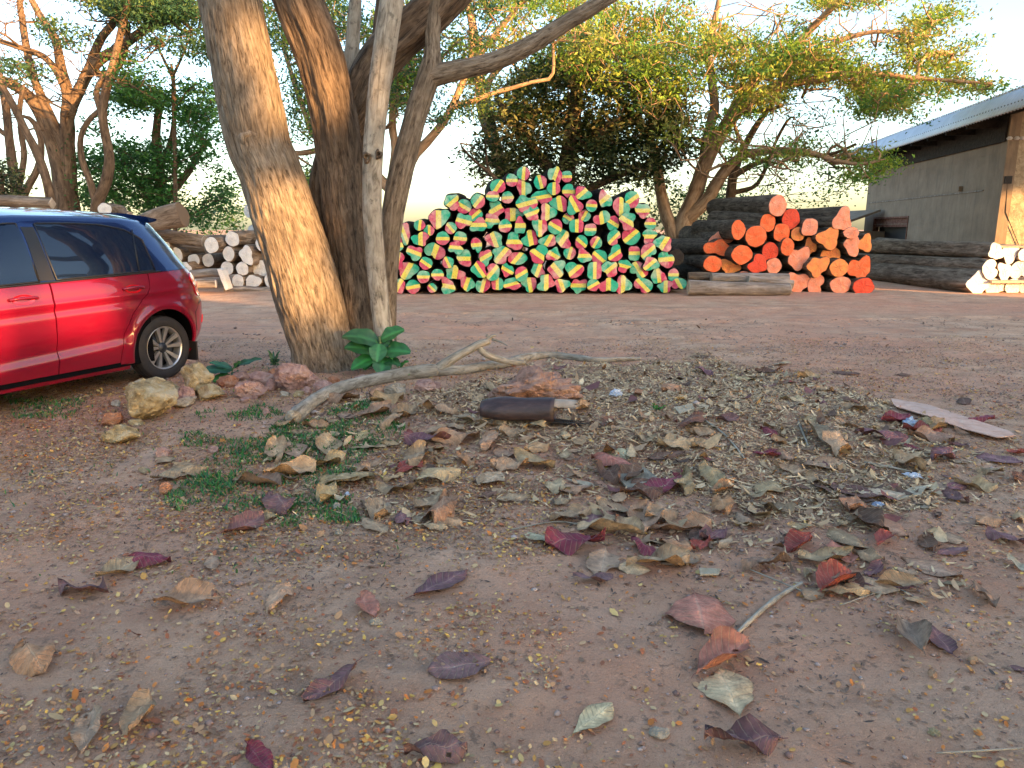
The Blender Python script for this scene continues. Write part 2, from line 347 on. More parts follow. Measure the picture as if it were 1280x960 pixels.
def end_log(name, endname, loc, rx, ry, shape, gdir, length, bark, paint, seed, yaw=0, pitch=0, swell=1.12, label=None, group=None, cat='log'):
    rg = random.Random(seed); n = 28; sec = section(shape, rx, ry, n, rg); rm = (rx+ry)/2
    a = np.arange(n)/n*2*math.pi; rnd = np.stack([np.cos(a)*rm, np.sin(a)*rm], -1)
    ys = [0, .03, .14, .45, 1.0, 1.7, 2.6] if length < 3.5 else [0, .03, .15, .5, 1.2, 2.2, 3.4, 4.6, length]
    ys = [y for y in ys if y < length]+[length]; V = []; bk = []
    bend = rg.uniform(-.05, .05); taper = rg.uniform(-.10, .06)
    for i, y in enumerate(ys):
        k = min(1, y/1.2); s = (1.0 if i == 0 else 1.03 if i == 1 else 1.03+(swell-1)*min(1, max(0, y-.22)/.3))*(1+taper*y/length)
        q = (sec*(1-.6*k)+rnd*.6*k)*s
        q = q*(1+.03*np.array([rg.uniform(-1, 1)]*n)[:, None])
        for (x, z), ang in zip(q, a): V.append((x+bend*y, y, z+.5*bend*y)); bk.append((x, z, y))
    Fc = []
    for i in range(len(ys)-1):
        for j in range(n): j2 = (j+1) % n; Fc.append((i*n+j, (i+1)*n+j, (i+1)*n+j2, i*n+j2))
    Fc.append(tuple((len(ys)-1)*n+j for j in range(n))[::-1])
    off = rg.uniform(0, 50)
    o = obj(name, V, Fc, bark, vec=np.array(bk)+off)
    o.location = loc; o.rotation_euler = (pitch, 0, yaw)
    # painted end face
    d = np.array([math.cos(math.radians(gdir)), math.sin(math.radians(gdir))]); e = max(abs(sec @ d)) or 1
    dn = np.array([-d[1], d[0]]); V = []; uv = []; Fc = []
    for k, f in enumerate((1.0, .97, .6, .3)):
        for j, (x, z) in enumerate(sec*f):
            V.append((x, (-.001, -.012, -.014, -.016)[k]+(.006*rg.uniform(-1, 1) if k > 1 else 0), z)); uv.append((.5+.5*np.dot((x, z), d)/e, .5+.5*np.dot((x, z), dn)/e))
    V.append((0, -.016, 0)); uv.append((.5, .5))
    for k in range(3):
        for j in range(n): j2 = (j+1) % n; Fc.append((k*n+j, k*n+j2, (k+1)*n+j2, (k+1)*n+j))
    for j in range(n): Fc.append((3*n+j, 3*n+(j+1) % n, 4*n))
    obj(endname, V, Fc, paint, o, uv=uv, smooth=False)
    return tag(o, label, cat, group)

PILE_Y = 16.2
Z_ = {'A': (480, 230, 6.4), 'B': (590, 200, 10.667), 'C': (590, 285, 10.667), 'D': (700, 200, 10.667), 'E': (700, 285, 10.667), 'F': (780, 230, 6.4),
      'G': (830, 220, 4.571), 'I': (160, 230, 6.4), 'J': (1170, 290, 9.6)}
TRI = {'A': [(160,395,55,75,200,'s'),(285,330,45,42,170,'o'),(360,372,42,42,180,'o'),(440,275,75,75,0,'s'),(545,145,62,55,130,'s'),(640,180,60,55,60,'o'),
 (635,295,62,60,75,'s'),(535,352,47,45,40,'o'),(470,435,54,54,90,'o'),(610,435,54,54,85,'o'),(290,440,65,52,180,'s'),(105,490,48,65,270,'s'),(245,550,62,55,250,'s'),
 (405,540,75,65,160,'h'),(575,510,55,52,265,'s'),(105,615,62,62,170,'s'),(335,635,52,50,55,'o'),(512,628,47,46,25,'o'),(645,595,62,58,90,'s'),(190,690,72,75,330,'s'),
 (50,705,50,70,255,'s'),(315,742,52,50,90,'o'),(428,725,50,45,90,'o'),(565,712,72,55,170,'s'),(232,822,58,55,100,'o'),(110,820,58,60,150,'s'),(385,832,38,38,45,'o'),
 (510,825,60,62,260,'s'),(665,795,55,62,340,'s')],
 'B': [(345,350,100,90,145,'o'),(530,270,80,80,90,'o'),(685,180,85,85,175,'o'),(690,375,100,100,0,'s'),(910,295,85,90,195,'o'),(1110,195,85,105,160,'s'),
 (275,485,85,70,270,'o'),(80,550,92,95,140,'o'),(475,500,78,78,95,'o'),(1090,380,85,85,180,'o'),(320,650,105,95,120,'s'),(720,580,130,105,105,'s'),(940,490,120,95,100,'s'),
 (1160,580,110,100,190,'s'),(50,730,90,88,310,'o'),(550,725,115,95,0,'s'),(800,710,105,88,110,'s'),(1010,700,105,105,0,'t'),(255,810,110,85,265,'s'),(440,880,88,85,95,'o'),
 (640,880,80,100,270,'s'),(90,870,110,85,270,'s'),(905,890,100,110,180,'s'),(1110,890,95,100,240,'o')],
 'C': [(60,230,65,100,275,'h'),(300,155,110,105,20,'s'),(560,180,95,120,90,'s'),(775,145,105,105,190,'s'),(1015,170,100,85,150,'s'),(1215,150,100,115,145,'s'),
 (180,390,90,95,300,'s'),(390,355,120,110,140,'s'),(605,405,130,85,320,'o'),(890,350,110,120,55,'s'),(1085,355,85,90,60,'s'),(95,555,95,110,215,'s'),(275,590,100,100,320,'h'),
 (470,560,80,90,60,'s'),(660,615,90,100,300,'o'),(880,560,90,100,160,'s'),(1130,550,115,110,40,'s'),(145,760,90,100,165,'h'),(340,745,85,88,0,'q'),(530,745,105,85,105,'s'),
 (765,745,110,90,190,'s'),(985,730,110,105,180,'s'),(1200,760,100,85,20,'t')],
 'D': [(88,220,72,75,90,'o'),(140,420,105,90,90,'h'),(300,445,100,90,310,'s'),(600,525,85,105,310,'s'),(420,610,75,80,265,'o'),(190,610,100,115,210,'t'),(820,625,105,120,0,'h'),
 (960,525,95,110,125,'o'),(1100,670,95,95,90,'s'),(325,745,80,80,330,'o'),(110,780,78,75,240,'o'),(555,770,105,85,10,'h'),(705,845,80,100,240,'o'),(900,810,105,110,60,'s'),
 (1205,850,75,80,270,'o'),(220,880,105,90,180,'q'),(405,930,85,85,270,'q')],
 'E': [(285,190,82,92,50,'o'),(480,195,78,82,330,'o'),(720,130,90,95,135,'h'),(945,110,120,115,310,'o'),(1190,110,95,90,90,'s'),(130,335,82,82,165,'o'),(320,375,92,88,270,'s'),
 (525,390,105,100,50,'o'),(740,345,95,100,125,'s'),(990,340,85,100,270,'q'),(1180,320,100,110,310,'h'),(190,560,110,110,130,'s'),(460,570,100,125,180,'q'),(665,545,100,110,130,'s'),
 (855,505,88,80,75,'s'),(1050,560,115,105,215,'h'),(250,770,100,100,270,'s'),(445,760,85,85,120,'o'),(650,765,115,98,0,'s'),(845,755,100,115,0,'t'),(1110,765,115,100,45,'h')],
 'F': [(315,475,65,65,150,'s'),(215,640,58,58,310,'s'),(338,600,58,70,95,'h'),(275,740,60,62,190,'s'),(395,728,45,50,270,'o'),(330,820,60,45,180,'s'),(440,800,55,50,30,'h')]}
SHW = {'o': 'round', 's': 'uneven', 'h': 'two lobed', 't': 'three cornered', 'q': 'squarish', '*': 'star shaped'}
L = []
for k, rows in TRI.items():
    x0, y0, s = Z_[k]
    for (X, Y, a, b, g, sh) in rows: L.append([x0+X/s, y0+Y/s, a/s, b/s, g, sh])
rows = {}
for e in L: rows.setdefault(max(0, round((361-e[1])/17.5)), []).append(e)
for ri, es in rows.items():
    es.sort()
    for i, (u, v, a, b, g, sh) in enumerate(es):
        rr = R.Random if 0 else random.Random(int(u*31+v*7)); Yp = PILE_Y+rr.uniform(-.07, .08)
        m = mpp(Yp); c = at(u, v, Yp); k = 1.02
        if ri == 0: c.z = max(c.z, float(H(c.x, c.y))+b*m*.95)
        lab = '%s log, green at %s, %s from left in %s course of tricolour stack' % (SHW[sh], DIRS[int(((g+22.5) % 360)//45)], ORD[i], ORD[ri])
        if ri >= 8: lab = '%s log with green paint at %s on the summit of tricolour stack, %s from left' % (SHW[sh], DIRS[int(((g+22.5) % 360)//45)], ORD[i])
        end_log('painted_log', 'painted_end', c, a*m*k, b*m*k, sh, g, 2.6+rr.uniform(-.2, .5), M['log_bark_shaded'], M['tri'], int(u*97+v), rr.uniform(-.05, .05), rr.uniform(-.02, .02), 1.34, lab, 'logs of the green yellow and red painted stack')
# filler logs set back in the gaps, gap shade put into their colour
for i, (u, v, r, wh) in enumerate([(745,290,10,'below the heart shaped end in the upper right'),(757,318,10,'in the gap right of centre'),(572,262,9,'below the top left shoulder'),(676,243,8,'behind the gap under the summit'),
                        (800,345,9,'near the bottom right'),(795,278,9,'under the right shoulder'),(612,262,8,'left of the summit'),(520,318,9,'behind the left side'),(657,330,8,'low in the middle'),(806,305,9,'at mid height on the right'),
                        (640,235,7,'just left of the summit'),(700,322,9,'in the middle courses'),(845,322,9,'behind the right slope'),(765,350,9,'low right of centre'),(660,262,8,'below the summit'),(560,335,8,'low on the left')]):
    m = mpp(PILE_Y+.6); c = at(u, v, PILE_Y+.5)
    end_log('bark_log', 'sawn_end', c, r*m*1.15, r*m*1.1, 'o', 0, 2.2, M['log_bark_shaded'], M['cut_dark'], 900+i, 0, 0, 1.3, 'filler log darkened as gap shade in tricolour stack, '+wh, 'logs of the green yellow and red painted stack')

ORA = [(650,170,50,55,'salmon','o','salmon end on the very top of the orange stack'),(725,245,48,52,'redorange','o','cracked red orange end just right of the topmost log'),
 (592,268,45,48,'orange','q','bright orange end of a long log bending down from the top left'),(424,308,38,52,'orange','o','narrow tall orange end high on the left side'),(525,345,58,55,'orange','o','large round mottled orange end left of centre'),
 (330,355,70,32,'salmon','s','flat pale salmon end on the left edge'),(305,410,65,43,'orange','s','wide orange end just under the flat pale one'),(672,325,44,50,'orange','q','squarish orange end below the cracked red one'),
 (765,332,38,36,'tanorange','o','small tan orange end near the centre of upper rows'),(833,293,46,47,'salmon','q','pale salmon end right of the cracked red one'),(1020,250,52,62,'salmon','t','tall pale salmon end standing highest on the right'),
 (940,355,58,55,'tanorange','t','three cornered tan orange end right of centre'),(1070,325,42,30,'salmon','o','flat salmon lobe above the far right cluster'),(1075,395,45,52,'salmon','s','pale salmon end in the right cluster'),
 (1150,385,38,45,'tanorange','t','pointed pale orange end sticking out furthest right'),(705,405,36,47,'orange','o','narrow orange end in the middle row'),(835,403,35,42,'tanorange','s','small tan orange end above the big pale one'),
 (606,432,45,48,'redorange','o','deepest red end in the middle of the stack'),(770,470,55,58,'salmon','s','large pale salmon end in the middle'),(950,455,55,46,'tanorange','o','wide tan orange end above the lower right rows'),
 (445,450,57,50,'orange','o','broad orange end with ringed face on the lower left'),(538,505,50,48,'redorange','s','red orange end above the grey ground logs'),(627,515,43,42,'salmon','o','small salmon end beside it above the grey ground logs'),
 (880,515,55,52,'tanorange','s','heart shaped tan orange end second row right'),(1000,525,50,48,'tanorange','o','round orange end second row further right'),(1118,527,58,62,'orange','s','large figure shaped orange end on the right edge'),
 (278,503,50,43,'orange','o','bright orange end lowest on the left edge'),(378,520,52,40,'tanorange','s','notched orange end lower left above the ground logs'),(457,562,28,18,'salmon','o','tiny salmon end peeking over the grey ground log'),
 (765,608,58,58,'salmon','s','big salmon end on the ground right after the grey logs'),(868,620,46,52,'salmon','h','two lobed salmon end on the ground'),(1008,622,58,46,'salmon','o','oval salmon end on the ground'),(1140,632,58,46,'redorange','o','red orange end on the ground at the far right corner')]
OY = 16.5
for i, (X, Y, a, b, pm, sh, wh) in enumerate(ORA):
    u = 830+X/4.571; v = 220+Y/4.571; Yp = OY+NR.uniform(-.15, .2)+(.5 if X < 420 and Y < 430 else 0); m = mpp(Yp); c = at(u, v, Yp)
    yaw = {2: .16, 3: .10, 0: .12, 10: .18, 4: .05}.get(i, R.uniform(-.02, .05)); pt = {2: .045, 0: .02}.get(i, R.uniform(-.01, .01))
    end_log('painted_log', 'painted_end', c, a/4.571*m*1.08, b/4.571*m*1.08, sh, 0, (6.2 if Y > 440 else 3.4)+R.uniform(-.8, .6), M['log_bark'], M[pm], 300+i, yaw, pt, 1.06, wh, 'logs of the orange painted stack')
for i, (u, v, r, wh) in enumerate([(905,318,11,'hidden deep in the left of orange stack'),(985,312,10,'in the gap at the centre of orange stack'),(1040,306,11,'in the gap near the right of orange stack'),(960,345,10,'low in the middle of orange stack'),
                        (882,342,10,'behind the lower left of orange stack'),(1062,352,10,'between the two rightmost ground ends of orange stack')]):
    m = mpp(OY+.6); end_log('bark_log', 'sawn_end', at(u, v, OY+.45), r*m, r*m, 'o', 0, 5.5, M['log_bark_shaded'], M['cut_dark'], 960+i, .02, 0, 1.05, 'unpainted log darkened as gap shade '+wh, 'logs of the orange painted stack')

WHL = [(270,500,72,72,'o','large white end half hidden by the car roof line'),(385,570,55,58,'o','white end just clear of the car rear window'),(527,612,48,52,'o','round white end with the dark gap below it'),
 (642,610,48,52,'o','white end under the big raised one in the middle'),(668,490,56,62,'o','tall white end in front of the long brown logs'),(835,440,57,57,'o','topmost white end of the right part'),
 (805,560,48,58,'o','white end below the topmost one'),(948,570,57,68,'s','large pointed oval white end'),(1065,480,45,50,'o','white end partly behind the leaning trunk, upper row'),(795,672,52,52,'o','white end above the slanting pale cut'),
 (915,678,52,54,'o','white end in the middle of second row'),(1058,678,60,66,'o','large white end beside the leaning trunk'),(880,778,48,54,'o','bottom white end on the left'),(1000,783,62,54,'s','wide bottom white end in the middle'),
 (1140,770,50,62,'o','bottom white end touching the trunk outline'),(460,668,40,45,'s','white end peeking out behind the red tail of the car'),(965,215,52,50,'o','lone white end high above the stack against the sky'),(1015,370,62,58,'t','pale pointed end high up beside the leaning trunk')]
WY = 17.2
for i, (X, Y, a, b, sh, wh) in enumerate(WHL):
    u = 160+X/6.4; v = 230+Y/6.4; Yp = WY+R.uniform(-.15, .15)+(2.5 if i >= 16 else 0)+(.6 if i in (0, 1, 2, 3) else 0); m = mpp(Yp); c = at(u, v, Yp)
    end_log('whitewashed_log', 'painted_end', c, a/6.4*m*1.03, b/6.4*m*1.03, sh, 0, 5+R.uniform(-.5, .6) if i < 16 else 3.2, M['log_brown'], M['white_end'], 500+i, R.uniform(-.16, -.06) if i < 16 else -.5, R.uniform(-.01, .01), 1.06, wh+' of the left stack', 'white ended logs of the left stack')
for i, (u, v, Yp, wh) in enumerate([(318,294,18.5,'upper'),(312,278,19.5,'middle'),(330,262,19.7,'top')]):
    m = mpp(Yp); end_log('bark_log', 'sawn_end', at(u+14, v, Yp), 12*m, 9*m, 'o', 0, 3, M['log_brown'], M['cut_dark'], 930+i, -.2, 0, 1.05, 'brown log carrying the high white ends behind the leaning trunk, '+wh+' one', 'brown logs behind the leaning trunk')
def lying_log(name, p0, p1, r0, r1, bark, m0, m1, label, group=None, seed=1, wob=.12, n=20, cut=0):
    p0 = Vector(p0); p1 = Vector(p1); rg = random.Random(seed); k = max(6, int((p1-p0).length/.25))
    P = np.array([p0.lerp(p1, i/(k-1)) for i in range(k)]); ax = (p1-p0).normalized()
    P = P+.04*np.stack([fbm(np.stack([np.arange(k)*.25+seed*7, np.full(k, j*9.)], -1), 2, seed) for j in range(3)], -1)
    r = np.linspace(r0, r1, k)
    T_ = lambda bk, s, a: r[:, None]*wob*(.7*np.sin(2*a+seed+s*.5)+.5*np.sin(3*a+seed*2-s)+.5*fbm(np.stack([bk[..., 0]*8, bk[..., 1]*8, bk[..., 2]*1.5+seed], -1), 3, seed))
    V, Fc, bk = tube(P, r, n, T_, caps=False); org = P.mean(0)
    o = obj(name, V-org, Fc, bark, vec=bk+seed); o.location = org
    for (ri, mm, sg) in ((0, m0, -1), (k-1, m1, 1)):
        ring = V[ri*n:(ri+1)*n]-org; c = ring.mean(0); q = np.concatenate([ring, c+(ring-c)*.95+np.array(ax)*sg*.012, [c+np.array(ax)*sg*.016]])
        Fe = [(j, (j+1) % n, n+(j+1) % n, n+j) for j in range(n)]+[(n+j, n+(j+1) % n, 2*n) for j in range(n)]
        obj('sawn_end' if mm != M['white_end'] else 'painted_end', q, Fe, mm, o, smooth=False)
    return tag(o, label, 'log', group)
LL = lambda nm, a, b, Y0, Y1, r0, r1, bk, m0, m1, lab, g=None, seed=1, **k: lying_log(nm, at(*a, Y0), at(*b, Y1), r0*mpp(Y0), r1*mpp(Y1), bk, m0, m1, lab, g, seed, **k)
GL = 'logs lying across the front of the stacks'
LL('grey_log', (861,360), (986,362), 15.7, 15.7, 9.5, 8, M['log_grey'], M['cut_wood'], M['cut_wood'], 'long pale grey debarked log on the ground before the orange stack', GL, 3, wob=.06)
LL('grey_log', (889,347), (984,350), 15.95, 15.95, 6.5, 7, M['log_grey'], M['cut_wood'], M['cut_wood'], 'weathered grey log lying behind and above the pale ground log', GL, 5, wob=.08)
LL('grey_log', (935,352), (990,356), 15.85, 15.85, 6, 6, M['log_grey'], M['cut_wood'], M['cut_wood'], 'short grey log wedged at the right end of the pale ground logs', GL, 6, wob=.1)
LL('brown_log', (862,345), (892,346), 16.2, 16.2, 5.5, 5.5, M['log_bark'], M['log_bark'], M['redorange'], 'short dark log with reddish end between tricolour and orange stacks', GL, 8)
LB = 'brown logs lying across the left stack'
LL('brown_log', (150,286), (256,303), 17.9, 17.6, 10, 8, M['log_brown'], M['cut_wood'], M['cut_wood'], 'long brown log running across the top of the left stack', LB, 11)
LL('brown_log', (168,284), (230,268), 17.3, 17.1, 10, 14, M['log_brown'], M['cut_wood'], M['log_brown'], 'thick knotted brown log lying on top of the left stack beside the car roof', LB, 13, wob=.2)
LL('brown_log', (205,308), (258,310), 18.2, 18.2, 6.5, 6, M['log_brown'], M['cut_wood'], M['cut_wood'], 'dark brown log below the longest one in the left stack', LB, 15)
LL('brown_log', (225,343), (276,342), 16.6, 16.7, 6, 6, M['log_grey'], M['cut_wood'], M['white_end'], 'grey brown squared log above the small white end at left', LB, 17, wob=.16)
LL('brown_log', (222,354), (270,355), 16.3, 16.4, 6, 5, M['log_grey'], M['cut_wood'], M['white_end'], 'grey log low on the ground with a small white end at left', LB, 19, wob=.12)
LL('brown_log', (280,360), (350,361), 16.9, 16.9, 3.5, 3, M['log_grey'], M['cut_wood'], M['cut_wood'], 'thin bearer log under the white ended stack beside the trunk', LB, 21)
def slab(name, pts, th, mat, label, cat, Yd, group=None):
    """upright cut board traced from the photo, with real thickness"""
    P = [at(u, v, Yd) for u, v in pts]; n = len(P); c = sum(P, Vector())/n
    V = [p-c for p in P]+[p-c+Vector((0, th, 0)) for p in P]
    Fc = [tuple(range(n)), tuple(range(2*n-1, n-1, -1))]+[(i, i+n, (i+1) % n+n, (i+1) % n) for i in range(n)]
    o = obj(name, V, Fc, mat, smooth=False); o.location = c; return tag(o, label, cat, group)
slab('cut_slab', [(271,336),(277,337),(281,346),(286,361),(282,363),(277,352)], .25, M['white_end'], 'slanting pale sawn slab leaning at the front of the left stack', 'slab', 16.35)
LL('beam', (-30,250), (66,255), 15.5, 15.5, 8, 8, M['log_brown'], M['cut_wood'], M['cut_wood'], 'squared red brown timber beam showing above the car roof', None, 23, wob=.03, n=4)
m = mpp(19); end_log('whitewashed_log', 'painted_end', at(131, 262, 19), 8*m, 8*m, 'o', 0, 1.3, M['log_brown'], M['white_end'], 777, .2, 0, 1.05, 'white ended log showing just above the car roof beside the tree foot', 'white ended logs of the left stack')
LL('brown_log', (132,264), (160,272), 19.6, 19.4, 6, 6, M['log_brown'], M['cut_wood'], M['cut_wood'], 'brown log under the tree foot seen over the car roof', LB, 27)
for i, (a, b) in enumerate((((20,285),(200,300)), ((40,300),(200,325)), ((60,320),(215,345)))): LL('brown_log', a, b, 18.8, 18.4, 12, 11, M['log_brown'], M['cut_wood'], M['cut_wood'], 'brown log behind the car windows, %s of three' % ('top', 'middle', 'lowest')[i], LB, 31+i)

RW = [(720,235,78,92,'s','irregular white end in the top row nearest the building corner'),(890,262,90,95,'t','three cornered greyish white end in the top row'),(1060,275,70,68,'o','round white end of the top row at the frame edge'),
 (650,450,92,95,'h','lobed white end on the left of the middle row'),(825,475,85,90,'s','greyish tapering white end in the middle row'),(1020,455,110,110,'h','deeply notched white end in the middle row'),
 (500,685,122,135,'*','star shaped white end at the bottom left corner'),(715,700,110,95,'s','wide white end second in the bottom row'),(915,715,88,88,'o','rounded white end third in the bottom row'),(1070,725,75,75,'o','white end of the bottom row at the frame edge')]
RY = 16.4
for i, (X, Y, a, b, sh, wh) in enumerate(RW):
    u = 1170+X/9.6; v = 290+Y/9.6; Yp = RY+R.uniform(-.12, .12); m = mpp(Yp); c = at(u, v, Yp)
    if Y > 600: c.z = max(c.z, float(H(c.x, c.y))+b/9.6*m*.8)
    end_log('whitewashed_log', 'painted_end', c, a/9.6*m*1.12, b/9.6*m*1.12, sh, 0, 7.5+R.uniform(-.8, .5), M['log_brown'], M['white_end'], 700+i, R.uniform(0, .03), R.uniform(-.004, .004), 1.12, wh+' of the right stack', 'white ended logs of the right stack')
for i, (a, b, Y0, lab) in enumerate([((1240,352),(1300,354),16.2,'flat yellow board between middle and bottom rows of the right stack'),((1245,375),(1300,376),16.15,'flat yellow board on the ground under the right stack'),((1250,308),(1300,309),16.5,'flat yellow board resting under the top row of the right stack')]):
    p = at(*a, Y0); q = at(*b, Y0); mb = MB(); mb.box((p.x, Y0, p.z-.03), (q.x, Y0+1.2, p.z+.02)); tag(mb.build('bearer_board', M['cut_wood']), lab, 'board', 'bearer boards in the right stack')
mb = MB(); p = at(1206, 373, 16.2); mb2 = obj('wood_offcut', *(lambda t: (t[0], t[1]))(tube([(p.x, p.y, p.z), (p.x+.12, p.y, p.z+.02)], [.05, .05], 10)[:2]), M['cut_wood']); tag(mb2, 'small round wood offcut on the ground at the star shaped end', 'offcut')

# ================================================================== BUILDING
e1 = Vector((.168, .986, 0)).normalized(); e2 = Vector((-e1.y, e1.x, 0)); BO = Vector((14.65, 23.0, 0))
def wallpt(u, v):
    d = Vector(ray(u, v)); n = e2; t = (BO-Vector((0, 0, CH))).dot(n)/d.dot(n); p = Vector((0, 0, CH))+d*t; return (p-BO).dot(e1), p.z
BM = Matrix.Translation(BO) @ Matrix.Rotation(math.atan2(e1.y, e1.x), 4, 'Z')      # x along the wall away from camera, y outward left
def m_conc():
    t = NT('concrete'); o = t.obj(); n = t.noise(o, 1.3, 6, .6); n2 = t.noise(t.mapping(o, (2.5, 2.5, .35)), 2.2, 6, .65); n3 = t.noise(o, 30, 5, .7)
    c = t.ramp(n, [(.3, (.19, .13, .083)), (.7, (.29, .21, .137))]); c = t.mix(t.ramp(n2, [(.52, (0, 0, 0)), (.72, (.55, .55, .55))]), c, (.09, .075, .06))
    return t.out(c, .9, t.bump(t.math('ADD', n3, n), .5, .02))
M['concrete'] = m_conc()
M['concrete_sunlit'] = m_stone('sun_brightened_wall', (.26, .20, .13), (.40, .31, .20), (.48, .38, .26))  # paler than the side wall, sunlight put into the front wall colour
def m_roof():
    t = NT('zinc_roof'); o = t.obj(); n = t.noise(o, 1.2, 5, .6); n2 = t.noise(t.mapping(o, (3, .3, 1)), 4, 5, .6)
    c = t.ramp(n, [(.3, (.48, .50, .53)), (.7, (.62, .64, .67))]); c = t.mix(t.ramp(n2, [(.55, (0, 0, 0)), (.75, (.4, .4, .4))]), c, (.33, .27, .22))
    return t.out(c, .5, None, Metallic=.15)
M['roof'] = m_roof(); M['dark_void'] = m_plain('room_shade_and_black_fittings', (.012, .01, .009)); M['rust'] = m_stone('rusted_steel', (.10, .045, .03), (.17, .075, .05), (.22, .12, .08))
M['dark_timber_and_shade'] = m_stone('dark_timber_and_shade', (.02, .016, .013), (.035, .028, .022), (.05, .04, .03))
def building():
    b = empty('warehouse', BO, math.atan2(e1.y, e1.x), label='grey concrete warehouse with a pale metal roof behind the right log stacks', cat='building')
    w0, _ = wallpt(1134, 290); w1, _ = wallpt(1091, 290); _, zt = wallpt(1112, 271); _, zb = wallpt(1112, 314)
    LN = 13.5; HT = 4.75; T = .25
    s = MB(); s.box((0, -T, -.2), (w0, 0, HT)); s.box((w1, -T, -.2), (LN, 0, HT)); s.box((w0, -T, -.2), (w1, 0, zb)); s.box((w0, -T, zt), (w1, 0, HT))
    s.build('side_wall', M['concrete'], b)
    # roof slopes up away from the eave: 14 degrees
    DEP = 14.0; sl = math.tan(math.radians(9)); OV = 1.0
    f = MB(); f.add([(-.0, -T-.003, -.2), (-.25, -T-.003, -.2), (-.25, -DEP, -.2), (0, -DEP, -.2)]+[(x, y, HT-(T+.003 if y > -1 else 0)*0+(0 if y > -1 else sl*6.9)) for x, y in ((0, -T-.003), (-.25, -T-.003), (-.25, -DEP), (0, -DEP))],
        [(0, 1, 2, 3), (4, 7, 6, 5), (1, 5, 6, 2), (0, 3, 7, 4), (0, 4, 5, 1), (2, 6, 7, 3)])
    f.build('front_wall', M['concrete_sunlit'], b)
    cn = MB(); cn.box((-.29, -.27, -.2), (.09, .03, HT+.04)); cn.build('corner_pillar', M['concrete'], b)
    # corrugated sheets: real waves across the slope, one part per sheet run
    x0 = -4.5; x1 = LN+.8; nx = 560; xs = np.linspace(x0, x1, nx); wv = .022*np.sin(xs/.19*2*math.pi)
    runs = [(OV-.40, -3.2), (-3.1, -7.3)]
    for k, (ya, yb) in enumerate(runs):
        za = HT+.48-sl*ya+.0+k*.035; zb2 = HT+.48-sl*yb+k*.0
        V = [(x, ya, za+w) for x, w in zip(xs, wv)]+[(x, yb, zb2+w) for x, w in zip(xs, wv)]
        V += [(a, c, d-.03) for a, c, d in V]
        N_ = nx; Fc = [(i, i+1, N_+i+1, N_+i) for i in range(nx-1)]+[(2*N_+i, 3*N_+i, 3*N_+i+1, 2*N_+i+1) for i in range(nx-1)]+[(i, 2*N_+i, 2*N_+i+1, i+1) for i in range(nx-1)]+[(N_+i, N_+i+1, 3*N_+i+1, 3*N_+i) for i in range(nx-1)]
        obj('roof_sheet', V, Fc, M['roof'], b, smooth=False)
    # steep skirt of the roof edge, the pale band seen from the yard
    V = []; prof_ = [(OV+.02, HT-.30), (OV-.10, HT-.02), (OV-.24, HT+.20), (OV-.42, HT+.34)]
    for k, (ya, za) in enumerate(prof_): V += [(x, ya+w*.6, za+w*.6) for x, w in zip(xs, wv)]
    N_ = nx; V2 = [(a, c-.02, d-.03) for a, c, d in V]; m4 = len(V); V += V2
    Fc = [(k*N_+i, k*N_+i+1, (k+1)*N_+i+1, (k+1)*N_+i) for k in range(3) for i in range(nx-1)]+[(m4+k*N_+i, m4+(k+1)*N_+i, m4+(k+1)*N_+i+1, m4+k*N_+i+1) for k in range(3) for i in range(nx-1)]+[(i, m4+i, m4+i+1, i+1) for i in range(nx-1)]
    obj('roof_edge_sheet', V, Fc, M['roof'], b)
    bk = MB(); yr = -7.3; bk.add([(x0, yr, HT+.48-sl*yr), (x1, yr, HT+.48-sl*yr), (x1, -DEP-1, HT-.6), (x0, -DEP-1, HT-.6)], [(0, 1, 2, 3)]); bk.build('rear_roof', M['roof'], b)
    for k in range(3):
        y = OV-.12-k*.42; g = MB(); g.box((x0+.1, y-.05, HT+.10-sl*y-.20), (x1-.1, y+.05, HT+.10-sl*y-.045)); g.build('purlin', M['dark_timber_and_shade'], b)
    for k in range(9):
        x = .3+k*1.6; g = MB(); g.add([(x, -.02, HT-.42), (x+.1, -.02, HT-.42), (x+.1, OV-.05, HT-.34-sl*(OV-.05)*.5), (x, OV-.05, HT-.34-sl*(OV-.05)*.5), (x, -.02, HT-.1), (x+.1, -.02, HT-.1), (x+.1, OV-.05, HT-.1-sl*(OV-.05)-.02), (x, OV-.05, HT-.1-sl*(OV-.05)-.02)],
            [(0, 1, 2, 3), (4, 7, 6, 5), (0, 4, 5, 1), (1, 5, 6, 2), (2, 6, 7, 3), (3, 7, 4, 0)]); g.build('rafter', M['dark_timber_and_shade'], b)
    g = MB(); g.box((-.2, .004, HT-.85), (x1-.9, .09, HT+.10)); g.build('eave_shade_band', M['dark_timber_and_shade'], b)  # dark strip under the eave, overhang shade put into its colour
    g = MB(); g.box((-4.45, -8, HT-.35), (-4.38, .5, HT-.05)); g.build('front_fascia', M['dark_timber_and_shade'], b)
    # window
    wf = MB(); q = .07
    for lo, hi in (((w0, -.2, zb), (w0+q, .03, zt)), ((w1-q, -.2, zb), (w1, .03, zt)), ((w0+q, -.2, zb), (w1-q, .03, zb+q)), ((w0+q, -.2, zt-q), (w1-q, .03, zt))): wf.box(lo, hi)
    wd = wf.build('window', M['rust'], b)
    mb = MB(); mb.box((w0+q, -.12, zt-q-.36), (w1-q, -.06, zt-q-.002)); mb.build('shutter', M['rust'], wd)
    mb = MB(); mb.box((w0-.05, -2.2, zb-.05), (w1+.05, -.27, zt+.05)); mb.build('room_shade_box', M['dark_void'], wd)  # solid near-black box, the unlit room's shade put into its colour
